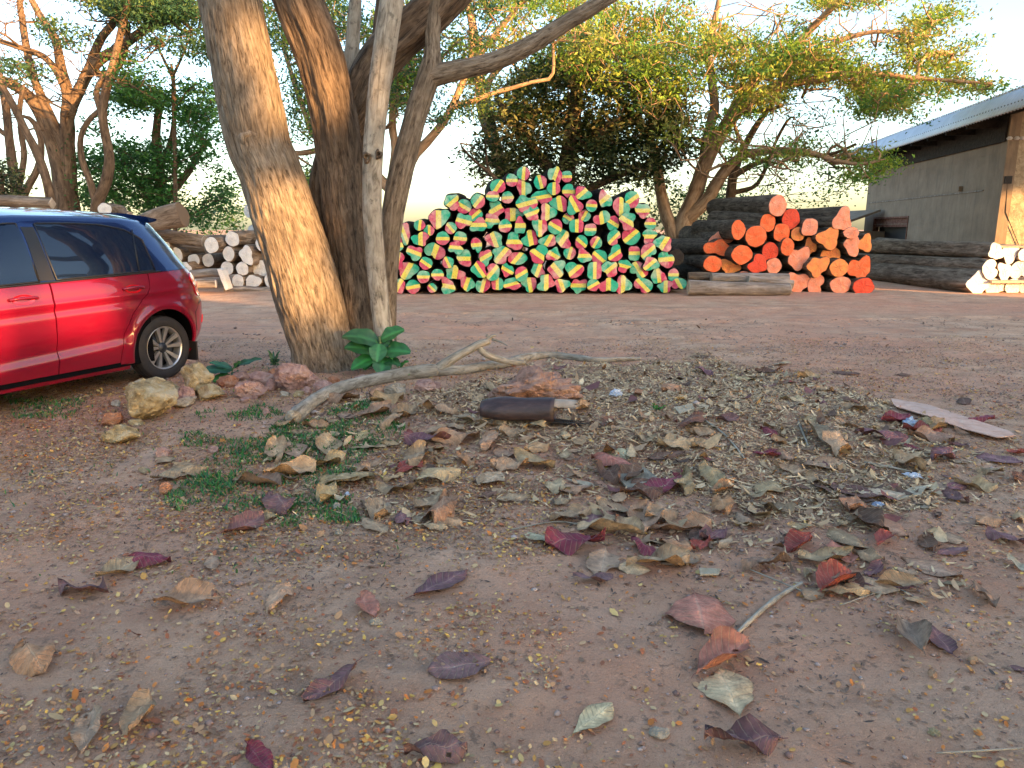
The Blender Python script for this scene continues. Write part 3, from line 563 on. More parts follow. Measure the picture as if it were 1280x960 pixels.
    # ledge, cable, box
    mb = MB(); _, z = wallpt(1130, 249); mb.box((1.0, 0, z-.02), (LN-.4, .025, z+.02)); mb.build('cable_run', M['log_grey'], b)
    s_, z = wallpt(1202, 236); mb = MB(); mb.box((s_-.08, 0, z-.08), (s_+.08, .12, z+.08)); mb.build('wall_bracket', M['concrete'], b)
    fx = lambda u, v: (lambda d: Vector((0, 0, CH))+d*((BO-Vector((0, 0, CH))-e1*.25).dot(e1)/d.dot(e1)))(Vector(ray(u, v)))
    p = BM.inverted() @ fx(1259, 225); mb = MB(); mb.box((-.33, p.y-.1, p.z-.11), (-.25, p.y+.1, p.z+.11)); mb.build('junction_box', M['dark_void'], b)
    p2 = BM.inverted() @ fx(1272, 305)
    V, Fc, _ = tube([(-.28, p.y, p.z-.1), (-.30, p.y-.05, (p.z+p2.z)/2), (-.29, p2.y, p2.z), (-.29, p2.y, .2)], [.012]*4, 6); obj('cable', V, Fc, M['dark_void'], b)
    for u in (1261, 1270, 1277):
        p = BM.inverted() @ fx(u, 173); V, Fc, _ = tube([(-.3, p.y, p.z-.05), (-.3, p.y, p.z), (-.3, p.y, p.z+.05)], [.05, .09, .04], 8); obj('light_fitting', V, Fc, M['white_end'], b)
    for z in (1.55, 2.6, 3.6):
        mb = MB(); mb.box((.1, .0, z), (LN-.05, .006, z+.018)); mb.build('formwork_ridge', M['concrete'], b)
    return fx
fx_front = building()
# lean-to shed left of it
p = at(1086, 262, 34); q = at(1046, 285, 34)
mb = MB(); mb.box((q.x-.2, 34, -.1), (p.x+1.5, 38, q.z-.15)); o = mb.build('wall', M['concrete']); sh = empty('shed', (q.x, 34, 0), label='low grey lean-to shed against the far end of the warehouse', cat='shed'); o.parent = sh; o.matrix_parent_inverse = Matrix.Translation((-q.x, -34, 0))
V = [(q.x-.6, 33.5, q.z), (p.x+.3, 33.5, p.z), (p.x+.3, 38.5, p.z), (q.x-.6, 38.5, q.z)]; V += [(a, c_, d-.1) for a, c_, d in V]
o = obj('roof', V, [(0, 1, 2, 3), (7, 6, 5, 4), (0, 4, 5, 1), (1, 5, 6, 2), (2, 6, 7, 3), (3, 7, 4, 0)], M['concrete'], smooth=False); o.parent = sh; o.matrix_parent_inverse = Matrix.Translation((-q.x, -34, 0))
# ================================================================== CAR (local x forward, y towards the visible side, z up)
def m_paint(name, col, metal=.15, rough=.30):
    t = NT(name); n = t.noise(t.obj(), 900, 2, .5); c = t.mix(.12, col, tuple(min(1, x*1.6+.01) for x in col)); d = t.noise(t.obj(), 3, 5, .6)
    t.out(c, t.math('ADD', rough, t.math('MULTIPLY', d, .10)), Metallic=metal, Coat_Weight=1.0, Coat_Roughness=.015, Coat_IOR=1.5, Specular_IOR_Level=.25)
    t.l(t.bump(n, .02, .001), t.b.inputs['Normal']); return t.m
M['car_red'] = m_paint('red_metallic_paint', (.19, .001, .016))
M['car_dark_sky'] = m_paint('dark_paint_sky_tint', (.010, .032, .12), .6, .18)  # dark upper paint with the blue of the reflected sky put in
M['glass'] = NT('tinted_glass').out((.006, .014, .035), .03, Specular_IOR_Level=.5, IOR=1.6)
M['black_trim'] = m_plain('black_trim', (.015, .015, .016), .45); M['underbody'] = m_plain('underbody', (.006, .006, .007), .95, Specular_IOR_Level=0)
t = NT('tyre_rubber'); n = t.noise(t.obj(), 12, 5, .7); M['tyre'] = t.out(t.mix(t.ramp(n, [(.4, (0, 0, 0)), (.7, (.6, .6, .6))]), (.014, .013, .014), (.04, .032, .027)), .8)
M['rim'] = NT('machined_alloy').out((.62, .60, .58), .28, Metallic=.85); M['rim_dark'] = m_plain('dark_alloy', (.03, .035, .045), .4, Metallic=.5)
M['tail_red'] = NT('red_lamp').out((.55, .01, .02), .06, Coat_Weight=1.0); M['chrome'] = NT('chrome').out((.75, .75, .75), .12, Metallic=1.0)
M['lamp_clear'] = NT('clear_lamp').out((.7, .66, .62), .1, Coat_Weight=1.0)
WC = gp(212, 474); FWD = Vector((-.398, -.917, 0)).normalized(); SIDE = Vector((-FWD.y, FWD.x, 0)); RW_U = .63; RT = .288; AR = .345; WB = 2.45
CSC = 1.03; ORG = WC-FWD*RW_U*CSC-SIDE*.80*CSC
def car():
    c = empty('hatchback_car', ORG, math.atan2(FWD.y, FWD.x), label='shiny red hatchback with dark upper body coloured with sky reflection parked at left beside the rocks', cat='car'); c.scale = (CSC,)*3
    def I(x, xs, ys): return float(np.interp(x, xs, ys))
    def sm(x, xs, ys): return (I(x-.03, xs, ys)+I(x, xs, ys)*2+I(x+.03, xs, ys))/4
    def ur(z): return sm(z, [.15, .25, .38, .5, .64, .75, .88, .97, 1.03, 1.2, 1.38, 1.46, 1.55], [.16, .10, .02, 0, .0, .045, .065, .10, .15, .26, .40, .46, .52])
    def uf(z): return sm(z, [.15, .3, .5, .7, .82, .90, .97, 1.0, 1.45], [3.66, 3.78, 3.80, 3.76, 3.66, 3.45, 3.02, 2.96, 2.15])
    def prof(z): return sm(z, [.14, .22, .30, .40, .55, .68, .78, .86, .92, .97, 1.1, 1.25, 1.38, 1.44, 1.5], [.75, .785, .800, .812, .826, .832, .826, .820, .808, .785, .745, .695, .645, .60, .50])
    def W_(u, z):
        w = prof(z); a = max(0, u-ur(z)); b = max(0, uf(z)-u)
        k1 = 1-.26*(1-min(a/.50, 1))**2.6; k2 = 1-.34*(1-min(b/.85, 1))**2.4
        y = w*k1*k2
        y += .010*math.exp(-((z-(.815-.025*u))/.022)**2)-.010*math.exp(-((z-(.765-.025*u))/.03)**2)      # shoulder crease
        if .9 < u < 3.0: y -= .016*math.exp(-((z-(.46-.055*(u-1)))/.05)**2)*min(1, (u-.9)/.25)*min(1, (3.0-u)/.25); y += .010*math.exp(-((z-(.37-.055*(u-1)))/.04)**2)*min(1, (u-.9)/.25)
        for cu in (RW_U, RW_U+WB):
            d = math.hypot(u-cu, z-.30); y += .020*math.exp(-((d-.37)/.035)**2) if z > .2 else 0
        return y
    def P(u, z, off=0, s=1):
        y = W_(u, z); e = .01; du = (W_(u+e, z)-W_(u-e, z))/(2*e); dz = (W_(u, z+e)-W_(u, z-e))/(2*e)
        n = Vector((-du, 1, -dz)).normalized(); q = Vector((u, y, z))+n*off; q.y *= s; return q
    def side(name, bl, br, mat, n=24, m=16, off=0, parent=c, both=True, th=.0):
        """patch between curve bl(t) and br(t), each giving (u,z); t 0..1, s 0..1 straight between; returns the visible side one"""
        res = []
        for s in ((1, -1) if both else (1,)):
            V = []; 
            for i in range(n+1):
                a = bl(i/n); b = br(i/n)
                for j in range(m+1): k = j/m; V.append(P(a[0]*(1-k)+b[0]*k, a[1]*(1-k)+b[1]*k, off, s))
            Fc = [(i*(m+1)+j, i*(m+1)+j+1, (i+1)*(m+1)+j+1, (i+1)*(m+1)+j) for i in range(n) for j in range(m)]
            # folded edge so that a panel has thickness
            N_ = len(V); ring = [i for i in range(m+1)]+[(i*(m+1)+m) for i in range(1, n+1)]+[n*(m+1)+j for j in range(m-1, -1, -1)]+[i*(m+1) for i in range(n-1, 0, -1)]
            V += [V[i]-Vector((0, .02*s, 0)) for i in ring]; L_ = len(ring)
            Fc += [(ring[i], N_+i, N_+(i+1) % L_, ring[(i+1) % L_]) for i in range(L_)]
            o = obj(name, V, Fc, mat, parent)
            bm_fix(o); res.append(o)
        return res[0]
    def bm_fix(o):
        import bmesh
        b = bmesh.new(); b.from_mesh(o.data); bmesh.ops.recalc_face_normals(b, faces=b.faces); 
        es = [e for e in b.edges if len(e.link_faces) == 2 and e.calc_face_angle(0) > .9]; bmesh.ops.split_edges(b, edges=es); b.to_mesh(o.data); b.free()
        o.data.polygons.foreach_set('use_smooth', [True]*len(o.data.polygons))
    def poly(pts):
        pts = [Vector((*p, 0)) for p in pts]; d = [0]
        for a, b in zip(pts, pts[1:]): d.append(d[-1]+(b-a).length)
        def f(t):
            s = t*d[-1]
            for i in range(len(pts)-1):
                if s <= d[i+1]+1e-9: k = (s-d[i])/(d[i+1]-d[i]+1e-12); q = pts[i].lerp(pts[i+1], k); return (q.x, q.y)
            return (pts[-1].x, pts[-1].y)
        return f
    g = .004; ZB = .965; ZL = .20
    # belt line rises to the rear
    def zb(u): return .985-.030*u
    def arch(cu, r=AR, a0=-.28, a1=math.pi+.28): return lambda t: (cu+r*math.cos(a0+(a1-a0)*(1-t)), .295+r*math.sin(a0+(a1-a0)*(1-t)))
    door_rear = [(RW_U+.47, ZL+.03), (RW_U+.455, .34), (RW_U+.42, .48), (RW_U+.33, .64), (RW_U+.20, .76), (RW_U+.13, .84), (RW_U+.115, zb(RW_U+.115))]
    # rear quarter: fan from the arch to rear edge, belt and door line
    outer = poly([(ur(.2)+.02, ZL-.02)]+[(ur(z)+.02, z) for z in (.3, .42, .54, .66, .78, .88, .94)]+[(ur(.94)+.04, zb(.1))]+[(u, zb(u)) for u in (.3, .5, .65)]+[(x-g, z) for x, z in door_rear[::-1]]+[(RW_U+.46, ZL)])
    side('rear_quarter_panel', arch(RW_U), outer, M['car_red'], 110, 18)
    BP = RW_U+1.02
    side('rear_door', poly([(x+g, z) for x, z in door_rear]), poly([(BP, ZL+.03), (BP, .5), (BP-.01, .8), (BP-.01, zb(BP))]), M['car_red'], 40, 40)
    fd = RW_U+2.02
    side('front_door', poly([(BP+2*g, ZL+.03), (BP+2*g, .5), (BP+g, zb(BP))]), poly([(fd-.06, ZL+.03), (fd, .5), (fd-.0, zb(fd))]), M['car_red'], 30, 34)
    FU = RW_U+WB
    outer = poly([(fd-.05, ZL)]+[(fd+2*g, z) for z in (.4, .6, .8, zb(fd))]+[(u, min(zb(u), .93-.2*(u-2.9))) for u in (2.9, 3.1, 3.4)]+[(uf(z)-.03, z) for z in (.80, .7, .6, .5, .4, .3)]+[(uf(.2)-.03, ZL-.02)])
    side('front_wing', lambda t: arch(FU)(1-t), outer, M['car_red'], 90, 16)
    side('sill', lambda t: (RW_U+.36+t*(WB-.72), ZL-.045), lambda t: (RW_U+.36+t*(WB-.72), ZL+.018), M['car_red'], 30, 3, -.004)
    # upper body
    ZR = 1.425
    def railz(u): return I(u, [.40, .5, .8, 1.2, 1.7, 2.1, 2.3], [1.395, 1.405, 1.43, 1.445, 1.445, 1.425, 1.39])
    ub = lambda t: (ur(zb(.1))+.03+t*(2.93-ur(.97)), zb(ur(.97)+.03+t*2.8)+.003)
    ut = lambda t: (.42+t*(2.17-.42), railz(.42+t*1.75))
    side('pillar_panel', ub, ut, M['car_dark_sky'], 60, 22)
    wr = [(.62, 1.005), (.60, 1.12), (.66, 1.24), (.80, 1.33), (1.0, 1.375), (1.25, 1.385)]
    def strip(u0, u1, k0=0, k1=0, nm='window', lo=.018):
        a = lambda t: (u0+(u1-u0)*t, zb(u0+(u1-u0)*t)+lo)
        def b(t):
            u = u0+k0+(u1-u0-k0+k1)*t; return (u, I(u, [.58, .62, .70, .84, 1.05, 1.3, 1.8, 2.1, 2.35, 2.9], [1.03, 1.17, 1.27, 1.345, 1.385, 1.395, 1.39, 1.36, 1.26, 1.0])-.012)
        o = side(nm, a, b, M['glass'], 30, 14, .005)
        for s in (1, -1):
            pts = [P(*a(i/20), .008, s) for i in range(21)]+[P(*b(i/24), .008, s) for i in range(24, -1, -1)]; pts.append(pts[0])
            V, Fc, _ = tube(np.array(pts), .0065, 6); obj('window_seal', V, Fc, M['black_trim'], o)
        return o
    strip(RW_U+.03, BP-.07, .03, .02); strip(BP+.07, 2.80, .01, -.42)
    side('door_pillar', lambda t: (BP-.055+.02*t, zb(BP)+.02+t*.40), lambda t: (BP+.06, zb(BP)+.02+t*.40), M['black_trim'], 10, 3, .004)
    for s in (1, -1):   # quarter glass divider and belt trim
        V, Fc, _ = tube([P(RW_U+.20, zb(.8)+.02, .012, s), P(RW_U+.13, 1.33, .012, s)], .006, 6); obj('window_divider', V, Fc, M['black_trim'], c)
        V, Fc, _ = tube([P(u, zb(u)+.006, .004, s) for u in np.linspace(RW_U-.02, 2.85, 30)], .008, 6); obj('belt_moulding', V, Fc, M['black_trim'], c)
    # roof, glass ends, bonnet, rear and front faces: lofts across the car
    def cross(name, line, mat, crown=.03, n=30, m=20, inset=0, off=0, parent=c, bulge=0):
        V = []
        for i in range(n+1):
            u, z = line(i/n); w = W_(u, z)-inset
            for j in range(m+1):
                k = -1+2*j/m; V.append((u-bulge*(1-k*k), w*k, z+crown*(1-k*k)+off))
        Fc = [(i*(m+1)+j, i*(m+1)+j+1, (i+1)*(m+1)+j+1, (i+1)*(m+1)+j) for i in range(n) for j in range(m)]
        o = obj(name, V, Fc, mat, parent); bm_fix(o); return o
    cross('roof', lambda t: (.41+t*1.78, railz(.41+t*1.78)-.002), M['car_dark_sky'], .075)
    cross('tailgate', lambda t: (ur(.52+.45*t)+.012, .52+.45*t), M['car_red'], 0, 20, 16, bulge=.03)
    cross('rear_bumper', lambda t: (ur(.17+.35*t)+.012, .17+.35*t), M['car_red'], 0, 14, 16, bulge=.06)
    cross('rear_window', lambda t: (ur(.985+.40*t)+.01, .985+.40*t), M['glass'], .02, 20, 16, bulge=.03)
    cross('windscreen', lambda t: (2.96-.78*t, .965+.425*t), M['glass'], .06, 14, 14)
    cross('bonnet', lambda t: (2.90+.84*t, .955-.19*t-.02*t*t), M['car_red'], .05, 14, 14)
    cross('front_bumper', lambda t: (uf(.17+.58*t)-.03, .17+.58*t), M['car_red'], 0, 14, 16, bulge=-.10)
    # spoiler
    V = []; 
    for j in range(21):
        k = -1+j/10; w = .56*k; V += [(.50, w, 1.448+.04*(1-k*k)), (.36+.03*k*k, w, 1.430+.035*(1-k*k)), (.365+.03*k*k, w, 1.412+.035*(1-k*k)), (.47, w, 1.395)]
    Fc = [(4*j+a, 4*j+(a+1) % 4, 4*j+4+(a+1) % 4, 4*j+4+a) for j in range(20) for a in range(4)]+[(0, 1, 2, 3), (83, 82, 81, 80)]
    o = obj('roof_spoiler', V, Fc, M['car_dark_sky'], c, smooth=False)
    # lamps, handles, seams, flap
    side('tail_light', poly([(ur(.70)+.025, .70), (ur(.78)+.02, .78), (ur(.86)+.02, .86), (ur(.93)+.025, .93)]), poly([(.16, .72), (.21, .80), (.27, .89), (.21, .935)]), M['tail_red'], 14, 8, .010)
    side('reversing_lens', poly([(ur(.72)+.022, .72), (ur(.86)+.022, .86)]), poly([(.095, .73), (.115, .85)]), M['lamp_clear'], 6, 4, .014)
    side('reflector', poly([(.045, .44), (.04, .52)]), poly([(.085, .455), (.075, .53)]), M['tail_red'], 4, 3, .006)
    for u0, u1, z0 in ((RW_U+.20, RW_U+.40, .845), (BP+.12, BP+.33, .835)):
        for s in (1, -1):
            cup = []; 
            V, Fc, _ = tube(resample(np.array([P(u0, z0, .002, s), P(u0+.03, z0+.004, .034, s), P((u0+u1)/2, z0+.007, .040, s), P(u1-.03, z0+.004, .034, s), P(u1, z0, .002, s)]), .015), .012, 10)
            h = obj('door_handle', V, Fc, M['car_red'], c)
            q = P((u0+u1)/2, z0-.005, .0025, s); n_ = 20; V = [P((u0+u1)/2+.09*math.cos(a)*.95, z0-.003+.036*math.sin(a), .0035, s) for a in np.arange(n_)/n_*6.283]+[P((u0+u1)/2, z0-.003, -.008, s)]
            obj('handle_recess', V, [(i, (i+1) % n_, n_) for i in range(n_)], M['tail_red'], h)
    for s in (1, -1):
        pts = [P(.12+.30*k, .60+.05*k, .0015, s) for k in np.linspace(-.25, .25, 6)]
        V, Fc, _ = tube([P(RW_U-.36+.0*k-.015, .40+.18*k, .002, s) for k in (0, .5, 1)]+[P(.17, .655, .002, s), P(.06, .675, .002, s)], .0035, 5); obj('bumper_seam', V, Fc, M['black_trim'], c)
        V, Fc, _ = tube([(2.62, .84*s, .99), (2.60, .93*s, 1.04), (2.60, .98*s, 1.05)], [.03, .07, .05], 10); obj('wing_mirror', V, Fc, M['car_red'], c)
    # dark inner body and wheel houses
    mb = MB(); mb.box((.12, -.54, .2), (3.6, .54, .93)); mb.box((.75, -.78, .19), (RW_U+WB-.42, .78, .60)); mb.box((.75, -.60, .93), (2.5, .60, 1.30)); mb.box((.2, -.62, .2), (.27, .62, .9))
    mb.build('underbody', M['underbody'], c)
    for cu in (RW_U, FU):
        for s in (1, -1):
            V = []; n_ = 24
            for i in range(n_+1):
                a = -.3+(math.pi+.6)*i/n_
                for y, r in ((.50, AR+.02), (.66, AR+.02), (.795, AR+.004)): V.append((cu+r*math.cos(a), min(y, W_(cu+r*math.cos(a), max(.2, .295+r*math.sin(a)))-.004)*s, .295+r*math.sin(a)))
            obj('wheel_arch_liner', V, [(3*i+j, 3*i+j+1, 3*i+j+4, 3*i+j+3) for i in range(n_) for j in range(2)], M['underbody'], c)
            w = obj('wheel', *wheel_mesh(), M['tyre'], c); w.location = (cu, .70*s, RT); w.scale = (1, s, 1)
            wheel_rim(w)
            V = [(cu-AR*.98, .62*s, .30), (cu-AR*.98, .80*s, .30), (cu-AR*.99, .79*s, .12), (cu-AR*.99, .63*s, .12)]; V += [(x-.02, y, z) for x, y, z in V]
            obj('mud_flap', V, [(0, 1, 2, 3), (7, 6, 5, 4), (0, 4, 5, 1), (1, 5, 6, 2), (2, 6, 7, 3), (3, 7, 4, 0)], M['black_trim'], c, smooth=False)
    return c
def lathe(pr, n=64, ax=1):
    V = []; Fc = []; k = len(pr)
    for i in range(n):
        a = i/n*2*math.pi
        for y, r in pr: V.append((r*math.cos(a), y, r*math.sin(a)))
    for i in range(n):
        i2 = (i+1) % n
        for j in range(k-1): Fc.append((i*k+j, i*k+j+1, i2*k+j+1, i2*k+j))
    return V, Fc
def wheel_mesh():
    pr = [(.060, .188), (.085, .196), (.092, .215), (.095, .240), (.090, .262), (.078, .279), (.062, .286), (.058, .280), (.052, .287), (.022, .289), (.020, .281), (.014, .281), (.012, .289), (-.012, .289), (-.014, .281), (-.020, .281), (-.022, .289), (-.052, .287), (-.065, .284), (-.085, .262), (-.090, .23), (-.08, .19)]
    return lathe(pr, 72)
def wheel_rim(w):
    o = obj('rim', *lathe([(.072, .196), (.082, .194), (.080, .186), (.066, .180), (.02, .176), (-.05, .172), (-.06, .18)], 64), M['rim'], w)
    obj('brake_disc', *lathe([(.02, .0), (.02, .13), (-.0, .13), (-.0, .172), (-.055, .172)], 32), M['rim_dark'], w)
    mb = MB()
    for i in range(5):
        for da in (-.27, .27):
            a = i*2*math.pi/5+math.pi/2+da; b = i*2*math.pi/5+math.pi/2+da*.8
            for w0, w1, y0, y1, mt in ((.018, .044, .060, .074, 0),):
                r0 = .045; r1 = .186; q = []
                for r, ww, ang, yy in ((r0, w0, b, .052), (r1, w1, a, .074)):
                    cx, cz = math.cos(ang)*r, math.sin(ang)*r; tx, tz = -math.sin(ang)*ww*.5, math.cos(ang)*ww*.5
                    q += [(cx-tx, yy, cz-tz), (cx+tx, yy, cz+tz), (cx+tx, yy-.03, cz+tz), (cx-tx, yy-.03, cz-tz)]
                mb.add(q, [(0, 4, 5, 1), (1, 5, 6, 2), (2, 6, 7, 3), (3, 7, 4, 0), (0, 1, 2, 3), (7, 6, 5, 4)])
    mb.build('spokes', M['rim'], w)
    obj('hub', *lathe([(.066, 0), (.066, .026), (.058, .034), (.050, .052), (.035, .056), (.02, .056)], 30), M['rim_dark'], w)
car()
# ================================================================== TREES
def bark_disp(amp, fs=16, st=.14, lump=.05, seed=0, flutes=0):
    def f(bk, s, a):
        q = np.stack([bk[..., 0]*fs, bk[..., 1]*fs, bk[..., 2]*fs*st+seed], -1)
        rid = 1-np.abs(fbm(q, 3, seed))*2.2
        big = fbm(np.stack([bk[..., 0]*2.2, bk[..., 1]*2.2, bk[..., 2]*.9+seed*3], -1), 2, seed+9)
        return amp*np.clip(rid, -.9, .9)+amp*.5*vnoise(q*2.3, seed+4)+lump*big+.05*np.exp(-(s/.42)**2)*np.cos(5*a+seed)*(bk[..., 0]**2+bk[..., 1]**2 > .02)+(flutes*np.cos(5*a+.5*np.sin(s*1.3)+seed) if flutes else 0)
    return f
def stem(pts, Y, name, mat, parent, sides=72, step=.028, amp=.012, lump=.02, flutes=0, seed=0, st=.14):
    """pts: (u, v, halfwidth px[, dY])"""
    P = []; 
    for p in pts:
        d = Y+(p[3] if len(p) > 3 else 0); q = at(p[0], p[1], d); P.append((q.x, q.y, q.z, p[2]*d/F/1.0))
    Q = resample(np.array(P), step)
    V, Fc, bk = tube(Q[:, :3], Q[:, 3], sides, bark_disp(amp, 16, st, lump, seed, flutes))
    return obj(name, V, Fc, mat, parent, vec=bk), Q
TY = 7.15
base = gp(430, 462)
mt = empty('multi_trunk_tree', base, label='large leaning tree of several thick trunks standing behind the rocks', cat='tree')
def rel(o):
    o.matrix_parent_inverse = Matrix.Translation(-base); return o
s1, q1 = stem([(418,500,66),(413,480,56),(408,466,44),(404,448,38.5),(402,438,36.5),(399,424,36),(388,380,38),(374,328,38),(356,274,37),(339,222,35),(325,187,35),(314,135,36.5),(299,62,35),(287,0,33,),(272,-70,31),(262,-150,28),(258,-230,22)], TY, 'leaning_trunk', M['trunk'], mt, 150, .018, .016, .03, 0, 3, .2); rel(s1)
s2, q2 = stem([(458,500,34,.1),(457,470,26,.1),(454,440,22,.15),(449,400,22,.15),(444,350,22,.15),(437,300,23,.15),(432,260,25,.15),(428,215,26,.15),(423,175,27,.1),(415,130,26,.05),(401,75,26),(388,38,26),(374,0,26),(352,-70,24),(335,-150,20),(325,-240,15)], TY+.1, 'golden_barked_trunk', M['trunk_dark'], mt, 110, .02, .012, .02, .014, 5, .18); rel(s2)
s3, q3 = stem([(445,500,26),(440,470,22),(432,430,20),(424,380,19),(416,330,19),(411,280,19),(408,230,20),(416,190,18),(436,150,20),(456,105,22),(478,70,22),(510,40,22),(545,8,22),(590,-40,20),(640,-100,17),(690,-190,12)], TY+.42, 'dark_rear_trunk', M['trunk_dark'], mt, 90, .025, .013, .02, .018, 8, .18); rel(s3)
s4, q4 = stem([(490,500,14),(487,470,13),(483,440,12),(476,390,11.5),(470,330,11.5),(466,280,11.5),(465,235,11.5),(467,180,12),(473,120,13),(481,62,13.5),(490,0,13.5),(500,-70,13),(507,-160,10)], TY-.12, 'pale_slender_trunk', M['trunk_pale'], mt, 56, .03, .003, .008, 0, 12, .3); rel(s4)
s5, q5 = stem([(486,500,13),(485,440,11),(485,380,11),(487,320,12),(491,270,13),(498,230,14),(509,185,13.5),(518,150,13),(529,115,13.5),(538,88,13),(541,60,9.5),(541,30,9),(548,-20,8),(560,-90,7)], TY+.3, 'right_leaning_trunk', M['trunk'], mt, 60, .03, .004, .010, 0, 15, .3); rel(s5)
s6, q6 = stem([(526,105,8),(538,96,12),(552,92,11.5),(575,87,10.5),(600,82,10),(630,72,10),(667,54,9.5),(705,30,9),(755,0,8.5),(820,-50,7.5),(890,-110,5)], TY+.3, 'spreading_limb', M['trunk'], mt, 48, .03, .003, .008, 0, 17, .3); rel(s6)
s7, q7 = stem([(424,140,12,.3),(432,110,10,.4),(438,84,9,.4),(441,50,7.5,.4),(443,20,7,.4),(446,-20,6,.4),(455,-80,5,.4)], TY+.3, 'thin_grey_limb', M['trunk_pale'], mt, 32, .04, .003, .006, 0, 19, .3); rel(s7)
s8, q8 = stem([(458,215,10,.3),(462,150,11,.3),(468,90,9,.3),(474,40,8,.3),(480,-10,8,.3),(490,-90,6,.3)], TY+.25, 'brown_inner_limb', M['trunk_dark'], mt, 32, .04, .005, .008, 0, 21, .2); rel(s8)
# knots and scars on the big trunk
def knot(u, v, Y, r, hgt, name, mat):
    p = at(u, v, Y); n = (Vector((0, 0, CH))-p).normalized(); rot = n.to_track_quat('Z', 'Y').to_matrix().to_4x4(); V = []; k = 22
    for i, (f, h) in enumerate([(1.5, -.06), (1.2, .004), (1.0, hgt), (.75, hgt*1.1), (.5, hgt*.2), (.25, -.01), (.05, -.02)]):
        for j in range(k):
            a = j/k*6.283; w = 1+.18*math.sin(3*a+u)+.10*math.sin(5*a); V.append(Matrix.Translation(p) @ rot @ Vector((r*.8*f*w*math.cos(a), r*1.15*f*w*math.sin(a), h)))
    Fc = [(i*k+j, i*k+(j+1) % k, (i+1)*k+(j+1) % k, (i+1)*k+j) for i in range(6) for j in range(k)]
    rel(obj(name, V, Fc, mat, mt, vec=np.array([tuple(x) for x in V])))
knot(314, 178, TY-.268, .085, .022, 'knot', M['trunk']); knot(284, 140, TY-.20, .045, .022, 'knot', M['trunk_pale'])
knot(459, 197, TY-.215, .035, .02, 'bark_scar', M['trunk_dark']); knot(473, 193, TY-.215, .028, .02, 'bark_scar', M['trunk_dark'])

# ---- growing crowns
LT = {}
def leaves(C, per, size, spread, flat, col, rg, droop=.3, asp=.45, jit=.25, colfn=None):
    """C (n,3) clump centres -> kite shaped leaf faces"""
    n = len(C)*per; c = np.repeat(C, per, 0); d = rg.normal(size=(n, 3))*np.array([spread, spread, spread*flat]); c = c+d
    a = rg.uniform(0, 6.283, n); tilt = rg.normal(0, .45, n)-droop
    ax = np.stack([np.cos(a)*np.cos(tilt), np.sin(a)*np.cos(tilt), np.sin(tilt)], -1)
    up = rg.normal(size=(n, 3))*.55+np.array([0, 0, 1]); sd = np.cross(ax, up); sd /= np.linalg.norm(sd, axis=1)[:, None]+1e-9
    s = size*rg.uniform(.6, 1.35, n)[:, None]; w = s*asp
    V = np.stack([c-ax*s*.5, c+sd*w*.5, c+ax*s*.5, c-sd*w*.5], 1).reshape(-1, 3)
    Fq = np.arange(n*4).reshape(n, 4)
    base = np.asarray(col)[rg.integers(0, len(col), len(C))]; cc = np.repeat(base, per, 0)*rg.uniform(1-jit, 1+jit, (n, 1))
    return V, Fq, np.repeat(cc, 4, 0)
